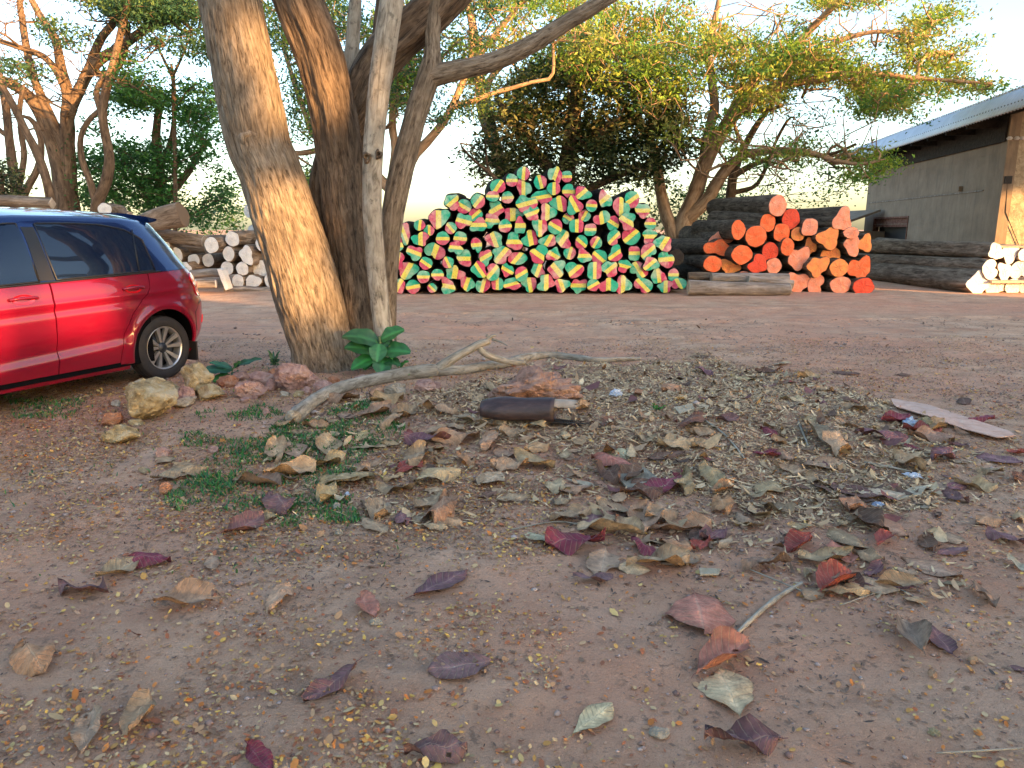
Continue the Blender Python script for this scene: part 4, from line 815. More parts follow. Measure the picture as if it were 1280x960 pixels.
def skeleton(limbs, targets, rg, seg=.5, rad=.011, powr=.5, wig=.10, rmax=1.0):
    P = []; par = []; rm = []
    for li, L_ in enumerate(limbs):
        L_ = resample(np.array(L_), seg)
        start = -1
        if li: A = np.array(P); start = int(np.argmin(((A-L_[0, :3])**2).sum(1)))
        for i, p in enumerate(L_):
            if li and i == 0: last = start; continue
            P.append(p[:3]); par.append(last if (i or li) else -1); rm.append(p[3]); last = len(P)-1
            if not li and i == 0: last = 0
    P = [np.array(p) for p in P]; A = np.zeros((len(P)+len(targets)*14, 3)); A[:len(P)] = P; n = len(P); n0 = n
    par = par+[0]*(len(A)-n); rm = rm+[0]*(len(A)-n)
    T = np.array(targets); order = np.argsort([np.min(((A[:n0:2]-t)**2).sum(1)) for t in T])
    for k in order:
        t = T[k]; dv = A[:n]-t; d2 = (dv**2).sum(1)+np.maximum(dv[:, 2], 0)**2*2.5; j = int(np.argmin(d2)); d = math.sqrt(((A[j]-t)**2).sum())
        if d < .12: continue
        m = int(min(12, max(1, round(d/seg)))); prev = j
        pd = A[j]-A[par[j]] if par[j] >= 0 else np.array([0, 0, 1.]); pd = pd/(np.linalg.norm(pd)+1e-9)*d*.35
        for i in range(1, m+1):
            f = i/m; q = (1-f)**2*A[j]+2*f*(1-f)*(A[j]+pd+(t-A[j])*.3)+f*f*t
            if i < m: q = q+rg.normal(size=3)*wig*min(1, d*.35)
            if n >= len(A): break
            A[n] = q; par[n] = prev; prev = n; n += 1
    A = A[:n]; par = np.array(par[:n]); cnt = np.zeros(n)
    kids = [[] for _ in range(n)]
    for i in range(n):
        if par[i] >= 0: kids[par[i]].append(i)
    leafs = np.array([1. if not kids[i] else 0. for i in range(n)]); cnt = leafs.copy()
    for i in range(n-1, -1, -1):
        if par[i] >= 0: cnt[par[i]] += cnt[i]
    r = np.minimum(rad*np.maximum(cnt, 1)**powr, rmax)
    for i in range(n0): r[i] = rm[i]
    for i in range(n0, n): r[i] = min(r[i], r[par[i]]*.92)
    mb = MB(); stack = [(0, -1)]
    while stack:
        s, p = stack.pop(); ch = ([p] if p >= 0 else [])+[s]
        while kids[ch[-1]]:
            ks = sorted(kids[ch[-1]], key=lambda i: -r[i]); [stack.append((q, ch[-1])) for q in ks[1:]]; ch.append(ks[0])
        if len(ch) < 2: continue
        rr = r[ch].copy()
        if p >= 0: rr[0] = min(r[p], rr[1]*1.25)
        ns = 14 if rr.max() > .1 else 7 if rr.max() > .04 else 4 if rr.max() > .015 else 3
        Pc = A[ch]
        if rr.max() > .05: Q = resample(np.c_[Pc, rr], .2); Pc = Q[:, :3]; rr = Q[:, 3]
        V, Fc, bk = tube(Pc, rr, ns, None if rr.max() < .08 else (lambda b, s_, a: .10*rr[:, None]*np.sin(3*a+s_*2)*.5+.12*rr[:, None]*fbm(b*5, 2, 3)), caps=False); mb.add(V, Fc, None, bk)
    tips = A[[i for i in range(n) if not kids[i]]]
    return mb, tips
def poly_targets(polys, Y0, Y1, n, rg, dens=None, curve=0):
    out = []
    tot = sum(w for _, w in polys)
    for poly, w in polys:
        pts = np.array(poly, float); lo = pts.min(0); hi = pts.max(0); k = int(n*w/tot); c = 0; g = 0
        while c < k and g < k*60:
            g += 1; p = lo+(hi-lo)*rg.random(2)
            x, y = p; ins = False; j = len(pts)-1
            for i in range(len(pts)):
                if (pts[i, 1] > y) != (pts[j, 1] > y) and x < (pts[j, 0]-pts[i, 0])*(y-pts[i, 1])/(pts[j, 1]-pts[i, 1])+pts[i, 0]: ins = not ins
                j = i
            if not ins: continue
            if dens is not None and fbm(np.array([[x/dens, y/dens*1.6]]), 2, int(Y0*10))[0] < rg.uniform(-.30, .32): continue
            out.append(tuple(at(x, y, rg.uniform(Y0, Y1)))); c += 1
    return out
def grow(name, label, group, limbs_px, polys, Yr, nt, leaf, bark, seed, seg=.5, rad=.011, powr=.5, dens=None, extra_twigs=None, rmax=1.0, cat='tree'):
    rg = np.random.default_rng(seed); limbs = []
    for Lp in limbs_px:
        P = []
        for p in Lp:
            Y = p[3]; q = at(p[0], p[1], Y); P.append((q.x, q.y, q.z, p[2]*Y/F))
        limbs.append(P)
    b = Vector(limbs[0][0][:3]); 
    tg = poly_targets(polys, *Yr, nt, rg, dens)
    bare = poly_targets(extra_twigs[0], *Yr, extra_twigs[1], rg, None) if extra_twigs else []
    mb, tips = skeleton(limbs, tg+bare, rg, seg, rad, powr, rmax=rmax)
    root = empty(name, b, label=label, cat=cat, group=group)
    o = mb.build('trunk', bark, root, True); o.matrix_parent_inverse = Matrix.Translation(-b)
    C = np.array(tg)
    if leaf['per']:
        V, Fq, col = leaves(C, rg=rg, **leaf); o = obj('crown', V, Fq, M['foliage'], root, col=col, smooth=False); o.matrix_parent_inverse = Matrix.Translation(-b)
    return root
def G(*c): return [np.array(x) for x in c]
RAIN = G((.20, .32, .035), (.27, .34, .045), (.13, .26, .035), (.33, .36, .06), (.09, .20, .045), (.22, .20, .05))
RAIN_D = G((.05, .12, .05), (.07, .14, .045), (.04, .10, .05), (.11, .17, .045))
BUSH = G((.045, .14, .03), (.07, .20, .035), (.035, .11, .03), (.09, .22, .05))
DARK = G((.02, .045, .014), (.035, .065, .018), (.07, .085, .03), (.19, .16, .065), (.02, .04, .014), (.22, .22, .07))  # the pale olive entries put leaf glints into the colour
feather = dict(per=62, size=.12, spread=.27, flat=.34, col=RAIN, droop=.45, asp=.42)
# right spreading rain tree
grow('rain_tree', 'wide spreading rain tree with sunlit orange limbs behind the orange log stack', None,
 [[(848,372,13,22),(849,330,12,22),(850,296,12,22),(858,268,10,22),(868,245,9.5,22),(880,208,9,22),(895,180,8,22),(912,150,7.5,22),(940,125,6.5,21.5),(975,108,5.5,21),(1020,100,4.5,20.5),(1080,92,3.5,20),(1150,98,2.6,19.5),(1240,105,1.5,19)],
  [(849,320,9,22),(838,285,8,22),(828,250,7,22.3),(822,215,6.5,22.5),(815,180,6,22.8),(795,150,5,23),(770,120,4,23),(735,90,3,23)],
  [(858,268,9,22),(880,255,8,21.8),(903,218,7,21.6),(925,196,5,21.4),(960,188,4,21),(1010,190,3.2,20.5),(1060,205,2.4,20),(1100,200,1.6,19.6)],
  [(880,208,7,22),(884,170,6,22.2),(893,140,5.5,22.5),(890,100,5,22.5),(885,60,4.4,22.5),(895,20,3.6,22.5),(905,-30,3,22.5)],
  [(912,150,7,22),(935,110,6,21.8),(962,85,5.5,21.5),(985,66,5,21.2),(1008,42,4.4,21),(1035,15,3.6,20.5),(1070,-20,3,20)],
  [(940,125,5,21.5),(985,95,4,21),(1030,60,3.2,20.5),(1090,40,2.5,20),(1160,45,1.6,19.5)]],
 [([(700,-10),(760,30),(800,60),(860,40),(930,20),(1000,0),(1190,-10),(1200,20),(1170,50),(1215,50),(1200,95),(1100,80),(1080,110),(1010,100),(960,60),(900,75),(860,130),(800,160),(760,140),(690,60)], 10),
  ([(900,80),(1000,60),(1100,90),(1180,100),(1275,95),(1275,112),(1180,125),(1120,122),(1090,150),(1030,125),(960,140),(930,150)], 5.5),
  ([(1060,110),(1130,120),(1160,140),(1150,160),(1100,150)], 1.0), ([(1040,190),(1110,170),(1115,205),(1080,230),(1060,215)], .9),
  ([(820,140),(960,120),(1040,150),(1050,200),(960,215),(900,200),(850,220),(815,190)], 1.3)],
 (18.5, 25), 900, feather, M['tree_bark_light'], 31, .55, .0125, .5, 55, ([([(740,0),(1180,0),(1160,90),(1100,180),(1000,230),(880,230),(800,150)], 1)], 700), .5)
# slim tree right of it
grow('slim_tree', 'slim grey trunked tree with sparse leaves right of the spreading rain tree', None,
 [[(905,372,6,23.5),(908,300,6,23.5),(912,255,6,23.5),(917,218,5.5,23.5),(930,185,4.5,23.5),(950,150,3.5,23.5),(975,120,2.5,23.5)],
  [(917,218,4,23.5),(945,205,3.4,23.3),(985,190,2.8,23),(1030,195,2.2,22.5),(1070,180,1.5,22)], [(930,250,3,23.5),(955,215,2.5,23.2),(968,180,2,23),(985,150,1.6,23)]],
 [([(940,215),(1080,205),(1075,240),(1000,265),(930,262)], 3), ([(980,130),(1060,150),(1080,205),(980,215)], 3), ([(895,175),(925,180),(920,205),(890,200)], .6)],
 (22, 25), 150, dict(per=14, size=.10, spread=.26, flat=.8, col=BUSH, droop=.2, asp=.6), M['tree_bark'], 37, .5, .008, .5, None)
# dark evergreen centre
grow('mango_tree', 'dense dark broadleaf tree rising behind the tricolour log stack', None,
 [[(705,372,14,21.5),(703,300,13,21.5),(705,240,12,21.5),(712,190,10,21.5),(718,140,8,21.5),(722,100,6,21.5),(725,75,4,21.5)],
  [(705,240,8,21.5),(670,190,6,21.5),(640,150,4.5,21.5),(620,120,3,21.5)], [(712,190,7,21.5),(760,160,5.5,21.5),(800,140,4,21.5)], [(705,250,6,21.5),(650,225,4.5,21.5),(610,200,3,21.5)], [(705,250,6,21.5),(760,225,4.5,21.5),(810,205,3,21.5)]],
 [([(600,150),(625,110),(660,85),(700,72),(760,75),(800,95),(830,110),(862,150),(855,200),(820,225),(760,235),(700,232),(640,232),(600,222),(585,195),(600,175)], 1)],
 (19.8, 23.4), 720, dict(per=34, size=.17, spread=.24, flat=.9, col=DARK, droop=.15, asp=.38), M['tree_bark'], 41, .5, .009, .5, None)
# shade trees overhead middle
grow('rain_tree', 'rain tree with orange lit twisting limbs seen between the trunks of the large leaning tree', None,
 [[(482,372,12,18.5),(484,300,11,18.5),(488,255,9,18.5),(503,222,8,18.5),(514,200,6.5,18.5),(530,182,5.5,18.5),(549,160,5,18.6),(562,140,4.5,18.8),(575,110,4,19),(585,85,3.5,19),(590,40,3,19),(580,0,2.5,19)],
  [(488,250,7,18.5),(470,215,6,18.6),(440,195,4.5,18.8),(400,180,4,19),(385,150,3.5,19),(370,110,3,19.2),(355,60,2.5,19.3)],
  [(488,240,7,18.5),(494,190,5,18.3),(490,140,4.5,18.2),(505,90,4,18.2),(515,40,3,18)],
  [(562,140,4,18.8),(600,122,3,19),(640,110,2.5,19),(690,95,2,19)], [(400,180,3.5,19),(360,190,3,19),(345,160,2.5,19)]],
 [([(325,-10),(470,-10),(600,-10),(760,-10),(740,45),(680,60),(600,60),(560,110),(530,130),(500,145),(460,120),(420,80),(400,120),(360,110),(345,60)], 8),
  ([(500,90),(600,60),(610,130),(560,165),(530,160)], 1.4), ([(370,90),(412,120),(410,170),(385,180),(360,150)], 1.3), ([(375,170),(400,180),(400,240),(372,235)], .5), ([(440,30),(540,20),(530,140),(470,140)], 1.5)],
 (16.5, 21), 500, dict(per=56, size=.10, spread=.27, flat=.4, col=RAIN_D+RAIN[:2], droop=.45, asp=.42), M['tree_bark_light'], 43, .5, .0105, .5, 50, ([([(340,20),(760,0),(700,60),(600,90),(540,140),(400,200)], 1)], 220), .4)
grow('rain_tree', 'tall rain tree with two close orange lit stems behind the spreading limb', None,
 [[(655,372,9,24),(640,250,8,24),(622,190,7,24),(612,150,6,24),(602,110,5.5,24),(596,60,5,24),(588,20,4.5,24),(575,-30,4,24)], [(622,190,5.5,24),(604,150,5,23.6),(598,100,4.5,23.4),(600,70,3.6,23.2),(630,30,3,23),(660,-10,2.5,23)],
  [(602,110,4,24),(650,60,3.6,24),(700,30,3,24),(740,10,2.5,24)], [(780,190,4,23),(768,190,4,23)][:0] or [(612,150,4,24),(700,130,3.5,24),(745,90,3,24),(760,40,2.5,24)]],
 [([(560,-10),(860,-10),(870,60),(820,100),(790,150),(730,120),(690,90),(640,70),(590,60),(600,110),(560,100)], 6), ([(630,90),(700,80),(790,120),(800,190),(760,200),(700,150),(640,140)], 2)],
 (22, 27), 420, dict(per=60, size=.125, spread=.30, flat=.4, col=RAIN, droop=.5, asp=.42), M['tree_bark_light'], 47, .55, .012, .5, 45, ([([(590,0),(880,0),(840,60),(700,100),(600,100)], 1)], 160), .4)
# left rain tree with bare upper branches
grow('rain_tree', 'large bare branched rain tree at left with feathery leaves only on its top', None,
 [[(84,372,14.82,24),(88,300,14.04,24),(86,258,13.26,24),(80,225,12.48,24),(72,195,10.14,24),(58,160,7.80,24),(44,130,7.02,24),(25,110,6.24,23.8),(0,100,5.46,23.5),(-40,80,4.68,23)],
  [(86,240,11.70,24),(84,190,8.58,24),(84,150,7.80,24),(86,120,7.02,24),(76,85,5.46,24),(70,50,4.68,24),(50,20,3.90,24),(30,-20,3.12,24)],
  [(84,150,7.02,24),(100,110,6.24,24),(118,80,6.24,24),(150,60,5.46,24),(185,35,4.68,24),(225,22,3.90,24),(270,10,3.12,24),(320,-5,2.34,24)],
  [(118,80,5.46,24),(125,50,4.68,24),(150,20,3.90,24),(180,-10,3.12,24)], [(84,190,7.02,24),(60,140,5.46,24),(40,90,4.29,24),(30,40,3.90,24),(25,0,3.12,24)],
  [(86,120,4.68,24),(60,75,3.90,23.6),(10,55,3.12,23.2),(-30,40,2.34,23)], [(118,80,3.90,24),(125,95,3.90,24),(140,90,3.90,24),(155,70,3.51,24),(160,30,3.12,24)]],
 [([(90,-10),(260,-10),(262,22),(180,30),(140,18)], 4), ([(130,-5),(250,0),(230,30),(170,32)], 2), ([(180,50),(262,30),(275,75),(230,75),(190,58)], 1.2), ([(0,70),(45,80),(50,95),(0,98)], .5), ([(60,25),(85,40),(85,55),(65,52)], .4), ([(320,0),(420,0),(400,60),(330,40)], 1.0), ([(90,35),(110,40),(105,50)], .15)],
 (21.5, 25.5), 240, dict(per=80, size=.13, spread=.30, flat=.4, col=RAIN_D, droop=.45, asp=.42), M['tree_bark'], 53, .55, .0095, .5, None, ([([(-30,-10),(240,-10),(270,40),(180,70),(140,110),(60,130),(-20,100)], 5), ([(-20,90),(150,90),(120,160),(40,170),(-20,150)], 1)], 620), .5)
grow('bare_tree', 'crooked thin tree at the far left with almost no leaves', None,
 [[(30,372,8,21),(26,280,7,21),(20,235,6,21),(12,180,5,21),(8,140,4.5,21),(2,100,4,21)], [(22,240,4,21),(30,195,3.5,21),(24,150,3,21),(28,115,2.5,21)], [(24,250,5,21),(45,215,4,21),(52,180,3.5,21),(40,150,3,21)], [(12,180,3,21),(-10,150,2.5,21),(-25,110,2,21)]],
 [([(-20,200),(18,205),(25,240),(-10,245)], 1)], (20, 22), 36, dict(per=26, size=.11, spread=.16, flat=.8, col=DARK, droop=.2, asp=.45), M['tree_bark'], 59, .45, .007, .5, None, ([([(-10,90),(60,90),(60,200),(0,220)], 1)], 60))
grow('slanting_tree', 'thin pale trunk slanting across in front of the left rain tree', None,
 [[(72,372,6,20),(66,265,5.5,20),(52,205,5,20),(30,160,4.5,20),(10,120,4,20),(-10,90,3.5,20)]], [([(-20,80),(30,70),(40,110),(0,120)], 1)], (19.5, 20.5), 14, dict(per=20, size=.1, spread=.2, flat=.5, col=RAIN_D, droop=.3, asp=.45), M['tree_bark'], 61)
grow('slim_tree', 'slim curving brown trunk rising between the left rain tree and the green bush tree', None,
 [[(118,372,7,22),(120,265,6.5,22),(134,225,6.5,22),(136,190,5.5,22),(128,150,5,22),(132,115,5,22),(142,80,4.5,22),(150,45,4,22),(160,0,3.5,22)], [(122,250,4.5,22),(100,190,3.6,22),(108,155,3,22),(128,135,2.6,22)], [(128,150,4,22),(120,110,3.4,22),(122,90,3,22),(128,98,3,22)]],
 [([(140,60),(210,80),(200,130),(150,120)], 1)], (21, 23.5), 40, dict(per=40, size=.11, spread=.22, flat=.5, col=BUSH, droop=.35, asp=.45), M['tree_bark'], 67, .5, .009, .5, None, ([([(100,20),(220,30),(200,110),(120,130)], 1)], 70))
grow('bush_tree', 'bright leafy green tree between the left rain tree and the leaning trunk', None,
 [[(205,372,8,26),(205,290,7.5,26),(203,250,7,26),(198,210,6,26),(195,170,5,26),(200,130,3.6,26)], [(203,260,5,26),(170,225,4,26),(150,190,3,26)], [(203,255,5,26),(235,215,4,26),(255,180,3,26)], [(198,215,4,26),(215,170,3,26),(218,110,2,26),(214,80,1.4,26)]],
 [([(100,255),(95,200),(110,160),(140,135),(180,120),(210,115),(240,125),(262,150),(280,190),(292,220),(285,262),(240,285),(200,275),(150,260)], 5), ([(215,105),(275,105),(270,150),(225,140)], .5), ([(125,90),(205,95),(200,125),(140,130)], .8)],
 (23.5, 28.5), 760, dict(per=30, size=.15, spread=.30, flat=.45, col=BUSH, droop=.15, asp=.5), M['tree_bark'], 71, .5, .008, .5, 40)
grow('dark_shrub', 'small dark leaved shrub tree at the far left edge', None, [[(-5,372,4,19),(-4,300,4,19),(0,250,3,19),(4,220,2,19)]], [([(-30,205),(20,205),(30,235),(25,262),(-30,262)], 1)], (18.3, 19.7), 60, dict(per=24, size=.11, spread=.14, flat=.9, col=DARK, droop=.1, asp=.5), M['tree_bark'], 73)
grow('slim_tree', 'thin pale forked sapling above the green bush tree', None, [[(219,372,3,24),(219,230,2.6,24),(217,130,2.4,24),(215,95,2,24),(205,75,1.6,24),(196,55,1.2,24)], [(215,95,1.8,24),(228,70,1.4,24),(236,50,1,24)], [(217,130,1.5,24),(245,105,1,24)]], [([(195,40),(240,40),(230,75),(205,75)], 1)], (23.8, 24.2), 6, dict(per=8, size=.1, spread=.12, flat=.9, col=G((.35, .25, .03), (.3, .25, .05)), droop=.1, asp=.5), M['tree_bark'], 79)
grow('leafy_branch_tree', 'sparse dark sapling left of the tricolour stack summit', None, [[(650,372,3,19.8),(640,260,2.6,19.8),(612,215,2.2,19.8),(592,200,1.6,19.8),(575,180,1.2,19.8)], [(640,262,2,19.8),(610,210,1.6,19.8),(606,175,1.2,19.8)]], [([(555,190),(625,165),(640,200),(590,212)], 1), ([(360,1),(361,1),(361,2)], .01)], (19, 20.6), 26, dict(per=14, size=.11, spread=.12, flat=.9, col=DARK, droop=.1, asp=.5), M['tree_bark'], 83)
# young growth far behind the stacks, low
def far_bush(label, polys, Y, n, seed, col=BUSH):
    rg = np.random.default_rng(seed); C = np.array(poly_targets(polys, Y-1.5, Y+1.5, n, rg)); b = Vector((C[:, 0].mean(), Y, 0))
    root = empty('bush', b, label=label, cat='bush')
    mb, _ = skeleton([[(b.x, b.y, 0, .06), (b.x+.1, b.y, .4, .05), (b.x, b.y, .9, .04)]], C[::3], rg, .4, .006)
    o = mb.build('stem', M['tree_bark'], root, True); o.matrix_parent_inverse = Matrix.Translation(-b)
    V, Fq, c = leaves(C, 24, .15, .24, .8, col, rg); o = obj('crown', V, Fq, M['foliage'], root, col=c, smooth=False); o.matrix_parent_inverse = Matrix.Translation(-b)
far_bush('low leafy growth seen left of the leaning trunk over the white ended logs', [([(235,255),(305,258),(300,285),(232,280)], 1)], 29, 60, 91)
far_bush('sunlit bush seen between the leaning trunk and the dark trunk', [([(370,225),(400,215),(398,262),(375,258)], 1)], 27, 30, 92, RAIN)
far_bush('dark bush behind the left end of the orange stack', [([(818,225),(850,235),(890,250),(885,290),(830,290),(812,262)], 1)], 24.5, 60, 93, DARK+BUSH)
far_bush('leafy growth behind the top of the orange stack', [([(865,240),(905,225),(945,250),(905,262),(870,262)], 1)], 27, 40, 94)
far_bush('distant bushes along the horizon behind the tricolour stack', [([(470,296),(860,292),(860,300),(470,300)], 1)], 60, 260, 95)
far_bush('distant bushes along the horizon behind the left stack', [([(-60,286),(480,290),(480,302),(-60,302)], 1)], 60, 260, 96)

# ---- tree row added out of view for shade, crowns cut open for sun patches
TE = math.tan(SUN_EL); SA, CA = math.sin(SUN_AZ), math.cos(SUN_AZ)
def uz(p): return p[0]*CA+p[1]*SA, p[2]-TE*(p[0]*SA-p[1]*CA)
holes = []
def hole(pts, mu=.12, mz=.1):
    q = np.array([uz(p) for p in pts]); holes.append((q[:, 0].min()-mu, q[:, 0].max()+mu, q[:, 1].min()-mz, q[:, 1].max()+mz))
hole([at(330, 262, TY-.25), at(392, 385, TY-.25)], .03, .0)
hole([at(322, 55, TY-.1), at(334, 140, TY-.1)], .0, .0)
hole([at(383, 55, TY-.1), at(404, 118, TY-.1)], .0, .0)
hole([fx_front(1223, 250), fx_front(1262, 300)], 0, 0); hole([fx_front(1276, 250), fx_front(1330, 300)], 0, 0)
hole([at(1210, 374, 16.3), at(1300, 312, 16.3)], .2, 0)
hole([ORG+FWD*1.35+SIDE*.8+Vector((0, 0, .74)), ORG+FWD*2.6+SIDE*.8+Vector((0, 0, .86))], 0, 0)
hole([gp(245, 372), gp(275, 368)], .05, .01)
def added_shade_trees():
    rg = np.random.default_rng(5); us = np.arange(-24, 50, 6.2); D = 34.0
    for i, u in enumerate(us):
        u = u+rg.uniform(-.6, .6); D_ = D+rg.uniform(-1.5, 1.5); b = Vector((u*CA+D_*SA, u*SA-D_*CA, 0)); n = 520
        ang = rg.uniform(0, 6.283, n); rr = np.sqrt(rg.uniform(0, 1, n))*3.3; top = (13.2 if u < 9.5 else 10.35)+rg.uniform(-.3, .3); n = int(110*(top-3.8)); ang = rg.uniform(0, 6.283, n); rr = np.sqrt(rg.uniform(0, 1, n))*4.4; z = rg.uniform(3.8, top, n)
        C = np.stack([b.x+rr*np.cos(ang), b.y+rr*np.sin(ang), z], -1)
        V, Fq, c = leaves(C, 10, .75, .5, .8, BUSH+DARK[:2], rg, asp=.62)
        ctr = V.reshape(-1, 4, 3).mean(1); U = ctr[:, 0]*CA+ctr[:, 1]*SA; Zt = ctr[:, 2]-TE*(ctr[:, 0]*SA-ctr[:, 1]*CA); keep = np.ones(len(ctr), bool)
        ed = .14*fbm(np.stack([U*2.2, Zt*2.2], -1), 2, 4)+.36
        for a0, a1, z0, z1 in holes: keep &= ~((U > a0-ed) & (U < a1+ed) & (Zt > z0-ed) & (Zt < z1+ed))
        Fk = Fq[keep]; idx = Fk.ravel(); V = V[idx]; c = c[idx]; Fk = np.arange(len(idx)).reshape(-1, 4)
        root = empty('shade_tree', b, label='leafy tree added unseen behind the camera for shade, %s in its row from the left' % ORD[i], cat='tree', group='trees added behind the camera for shade')
        mb, _ = skeleton([[(b.x, b.y, 0, .2), (b.x+.1, b.y, 2.5, .17), (b.x, b.y+.1, 5.5, .12), (b.x, b.y, 8.5, .06)]], C[::40], rg, .6, .02)
        o = mb.build('trunk', M['tree_bark'], root, True); o.matrix_parent_inverse = Matrix.Translation(-b)
        o = obj('crown', V, Fk, M['foliage'], root, col=c, smooth=False); o.matrix_parent_inverse = Matrix.Translation(-b)
added_shade_trees()
# ================================================================== FOREGROUND
def inpoly(pts, X, Y):
    pts = np.array(pts, float); ins = np.zeros(np.shape(X), bool); j = len(pts)-1
    for i in range(len(pts)):
        c = ((pts[i, 1] > Y) != (pts[j, 1] > Y)) & (X < (pts[j, 0]-pts[i, 0])*(Y-pts[i, 1])/(pts[j, 1]-pts[i, 1]+1e-9)+pts[i, 0]); ins ^= c; j = i
    return ins
def soft(pts, X, Y, w=18, k=1.0):
    """ragged membership: the outline shifts with noise"""
    dx = w*fbm(np.stack([X/60, Y/30], -1), 3, 77); dy = w*.6*fbm(np.stack([X/60+9, Y/30], -1), 3, 78)
    return inpoly(pts, X+dx, Y+dy).astype(float)*k
# ---- stones
def rock(u, v, w, h, mat, label, seed, yaw=0, sink=.22, cat='stone', name='stone', group='stones beside the tree', n=3, rough=.22, flat=1.0):
    rg = random.Random(seed); p = gp(u, v+h*.42); s = p.y/F/1.0*1.03; W_ = w*s/2; H_ = h*s/2*1.15; D_ = (W_+H_)/2*flat
    import bmesh
    b = bmesh.new(); bmesh.ops.create_icosphere(b, subdivisions=n+2 if w > 40 else n+1, radius=1)
    pl = [(Vector((rg.gauss(0, 1), rg.gauss(0, 1), rg.gauss(0, 1))).normalized(), rg.uniform(.58, .92)) for _ in range(14)]
    for q in b.verts:
        c = q.co.copy()
        for nn, d in pl:
            e = c.dot(nn)-d
            if e > 0: c -= nn*e*.98
        c *= 1+rough*.6*mn.fractal(c*1.6+Vector((seed, 0, 0)), 1, 2, 4)+.11*mn.noise(c*5+Vector((seed, 1, 0)))+.05*mn.noise(c*13+Vector((seed, 1, 0)))
        q.co = Vector((c.x*W_, c.y*D_, c.z*H_))
    me = bpy.data.meshes.new(name); bmesh.ops.recalc_face_normals(b, faces=b.faces)
    for e in b.edges: e.smooth = e.calc_face_angle(0) < .30
    for f in b.faces: f.smooth = True
    b.to_mesh(me); b.free(); me.materials.append(mat)
    o = bpy.data.objects.new(name, me); S.collection.objects.link(o); o.location = (p.x, p.y+D_*.5, p.z+H_*(1-sink*2)); o.rotation_euler = (0, rg.uniform(-.15, .15), yaw)
    return tag(o, label, cat, group)
ST = [(183,502,66,58,'rock_yellow','largest yellow stone with grey blotches left of the leaning trunk',.3),(136,525,30,19,'rock_orange','small rusty orange stone touching the left side of the largest yellow stone',.1),
 (146,546,48,24,'rock_yellow','long low yellow stone lying in front of the rusty orange one',.2),(243,480,44,40,'rock_yellow','upright yellow brown stone just behind the car wheel',.4),(231,494,30,22,'rock_pink','pinkish flat topped stone leaning on the upright yellow brown one',0),
 (228,504,34,13,'rock_grey','thin grey stone slab between largest yellow stone and its neighbours',.5),(262,491,38,22,'rock_yellow','yellow lumpy stone right of the pinkish flat topped one',-.3),(282,478,32,15,'rock_orange','reddish low stone under the dark green seedling leaves',.2),
 (312,488,44,24,'rock_pink','pale pink wedge shaped stone in the middle of the stone row',-.2),(323,474,34,20,'rock_pink','dull mauve stone behind the pale pink wedge',.6),(338,482,18,15,'rock_pink','small mauve stone right of the pale pink wedge',.9),
 (367,471,48,36,'rock_pink','large brownish pink stone against the foot of leaning trunk',.1),(332,515,12,9,'rock_pink','tiny pinkish pebble left of the root end of the fallen branch',0),(355,493,14,9,'rock_grey','tiny grey pebble in front of the large brownish pink stone',0),
 (382,488,13,10,'rock_pink','tiny pink pebble right below the large brownish pink stone',0),(402,484,26,16,'rock_pink','pinkish stone in front of the leaning trunk base',.4),(202,566,22,16,'rock_pink','tan stone on the dirt above the three flat dry leaves',0),
 (266,563,14,10,'rock_pink','small mauve stone at the upper edge of the green grass',.3),(205,612,21,17,'rock_orange','round orange tan stone alone on the dirt left of the grass',0),(144,504,11,10,'rock_grey','tiny white grey pebble behind the rusty orange stone',0),
 (494,486,29,18,'rock_grey','pale grey green block of stone on the fallen branch below the plant',.3),(529,483,30,20,'rock_pink','pinkish stone on the fallen branch right of the pale grey green block',.2),(421,633,12,9,'rock_grey','tiny grey pebble on orange leaflets in the middle left',0),
 (484,632,12,9,'rock_grey','tiny blue grey pebble left of the curled brown leaves',0),(470,778,18,10,'rock_grey','pale grey chip of stone under the folded purple leaf',.2),(423,666,13,9,'rock_grey','dark grey pebble below the green grass',.3),(663,489,16,11,'rock_pink','pinkish lump at the foot of the red clay mound',0),
 (825,917,30,14,'rock_grey','dark crumbly grey clod near the bottom centre',.3),(345,470,24,18,'rock_orange','rusty pink stone wedged between the mauve stones and the large brownish pink one',.4),(298,470,20,14,'rock_pink','small pink stone right behind the reddish low stone',.2),
 (388,476,22,18,'rock_pink','pinkish brown stone touching the right side of the large brownish pink one',.7),(372,492,16,9,'rock_yellow','little yellowish stone in front of the trunk foot',0),(452,476,26,18,'rock_pink','tan pink stone at the root of the dark trunk left of the plant stem',.3),
 (214,486,22,18,'rock_yellow','yellow brown stone between the largest yellow stone and the upright one',.8),(168,528,20,10,'rock_yellow','low yellowish stone tucked under the largest yellow stone',.1),(306,500,12,8,'rock_pink','tiny pink chip in front of the pale pink wedge',0),
 (275,492,16,10,'rock_pink','tiny dull pink stone in front of the reddish low stone',0),(545,482,16,10,'rock_pink','small tan stone behind the fallen branch fork',0),(415,476,18,12,'rock_orange','small reddish stone against the front of the leaning trunk',0)]
for i, (u, v, w, h, mm, lab, yaw) in enumerate(ST):
    if mm: rock(u, v, w, h, M[mm], lab, 40+i, yaw, .12 if w > 40 else .2)
rock(664, 480, 104, 56, M['clay'], 'low mound of reddish clay behind the brown bark tube', 99, 0, .34, 'clay mound', 'clay_mound', None, 4, .75, .9)

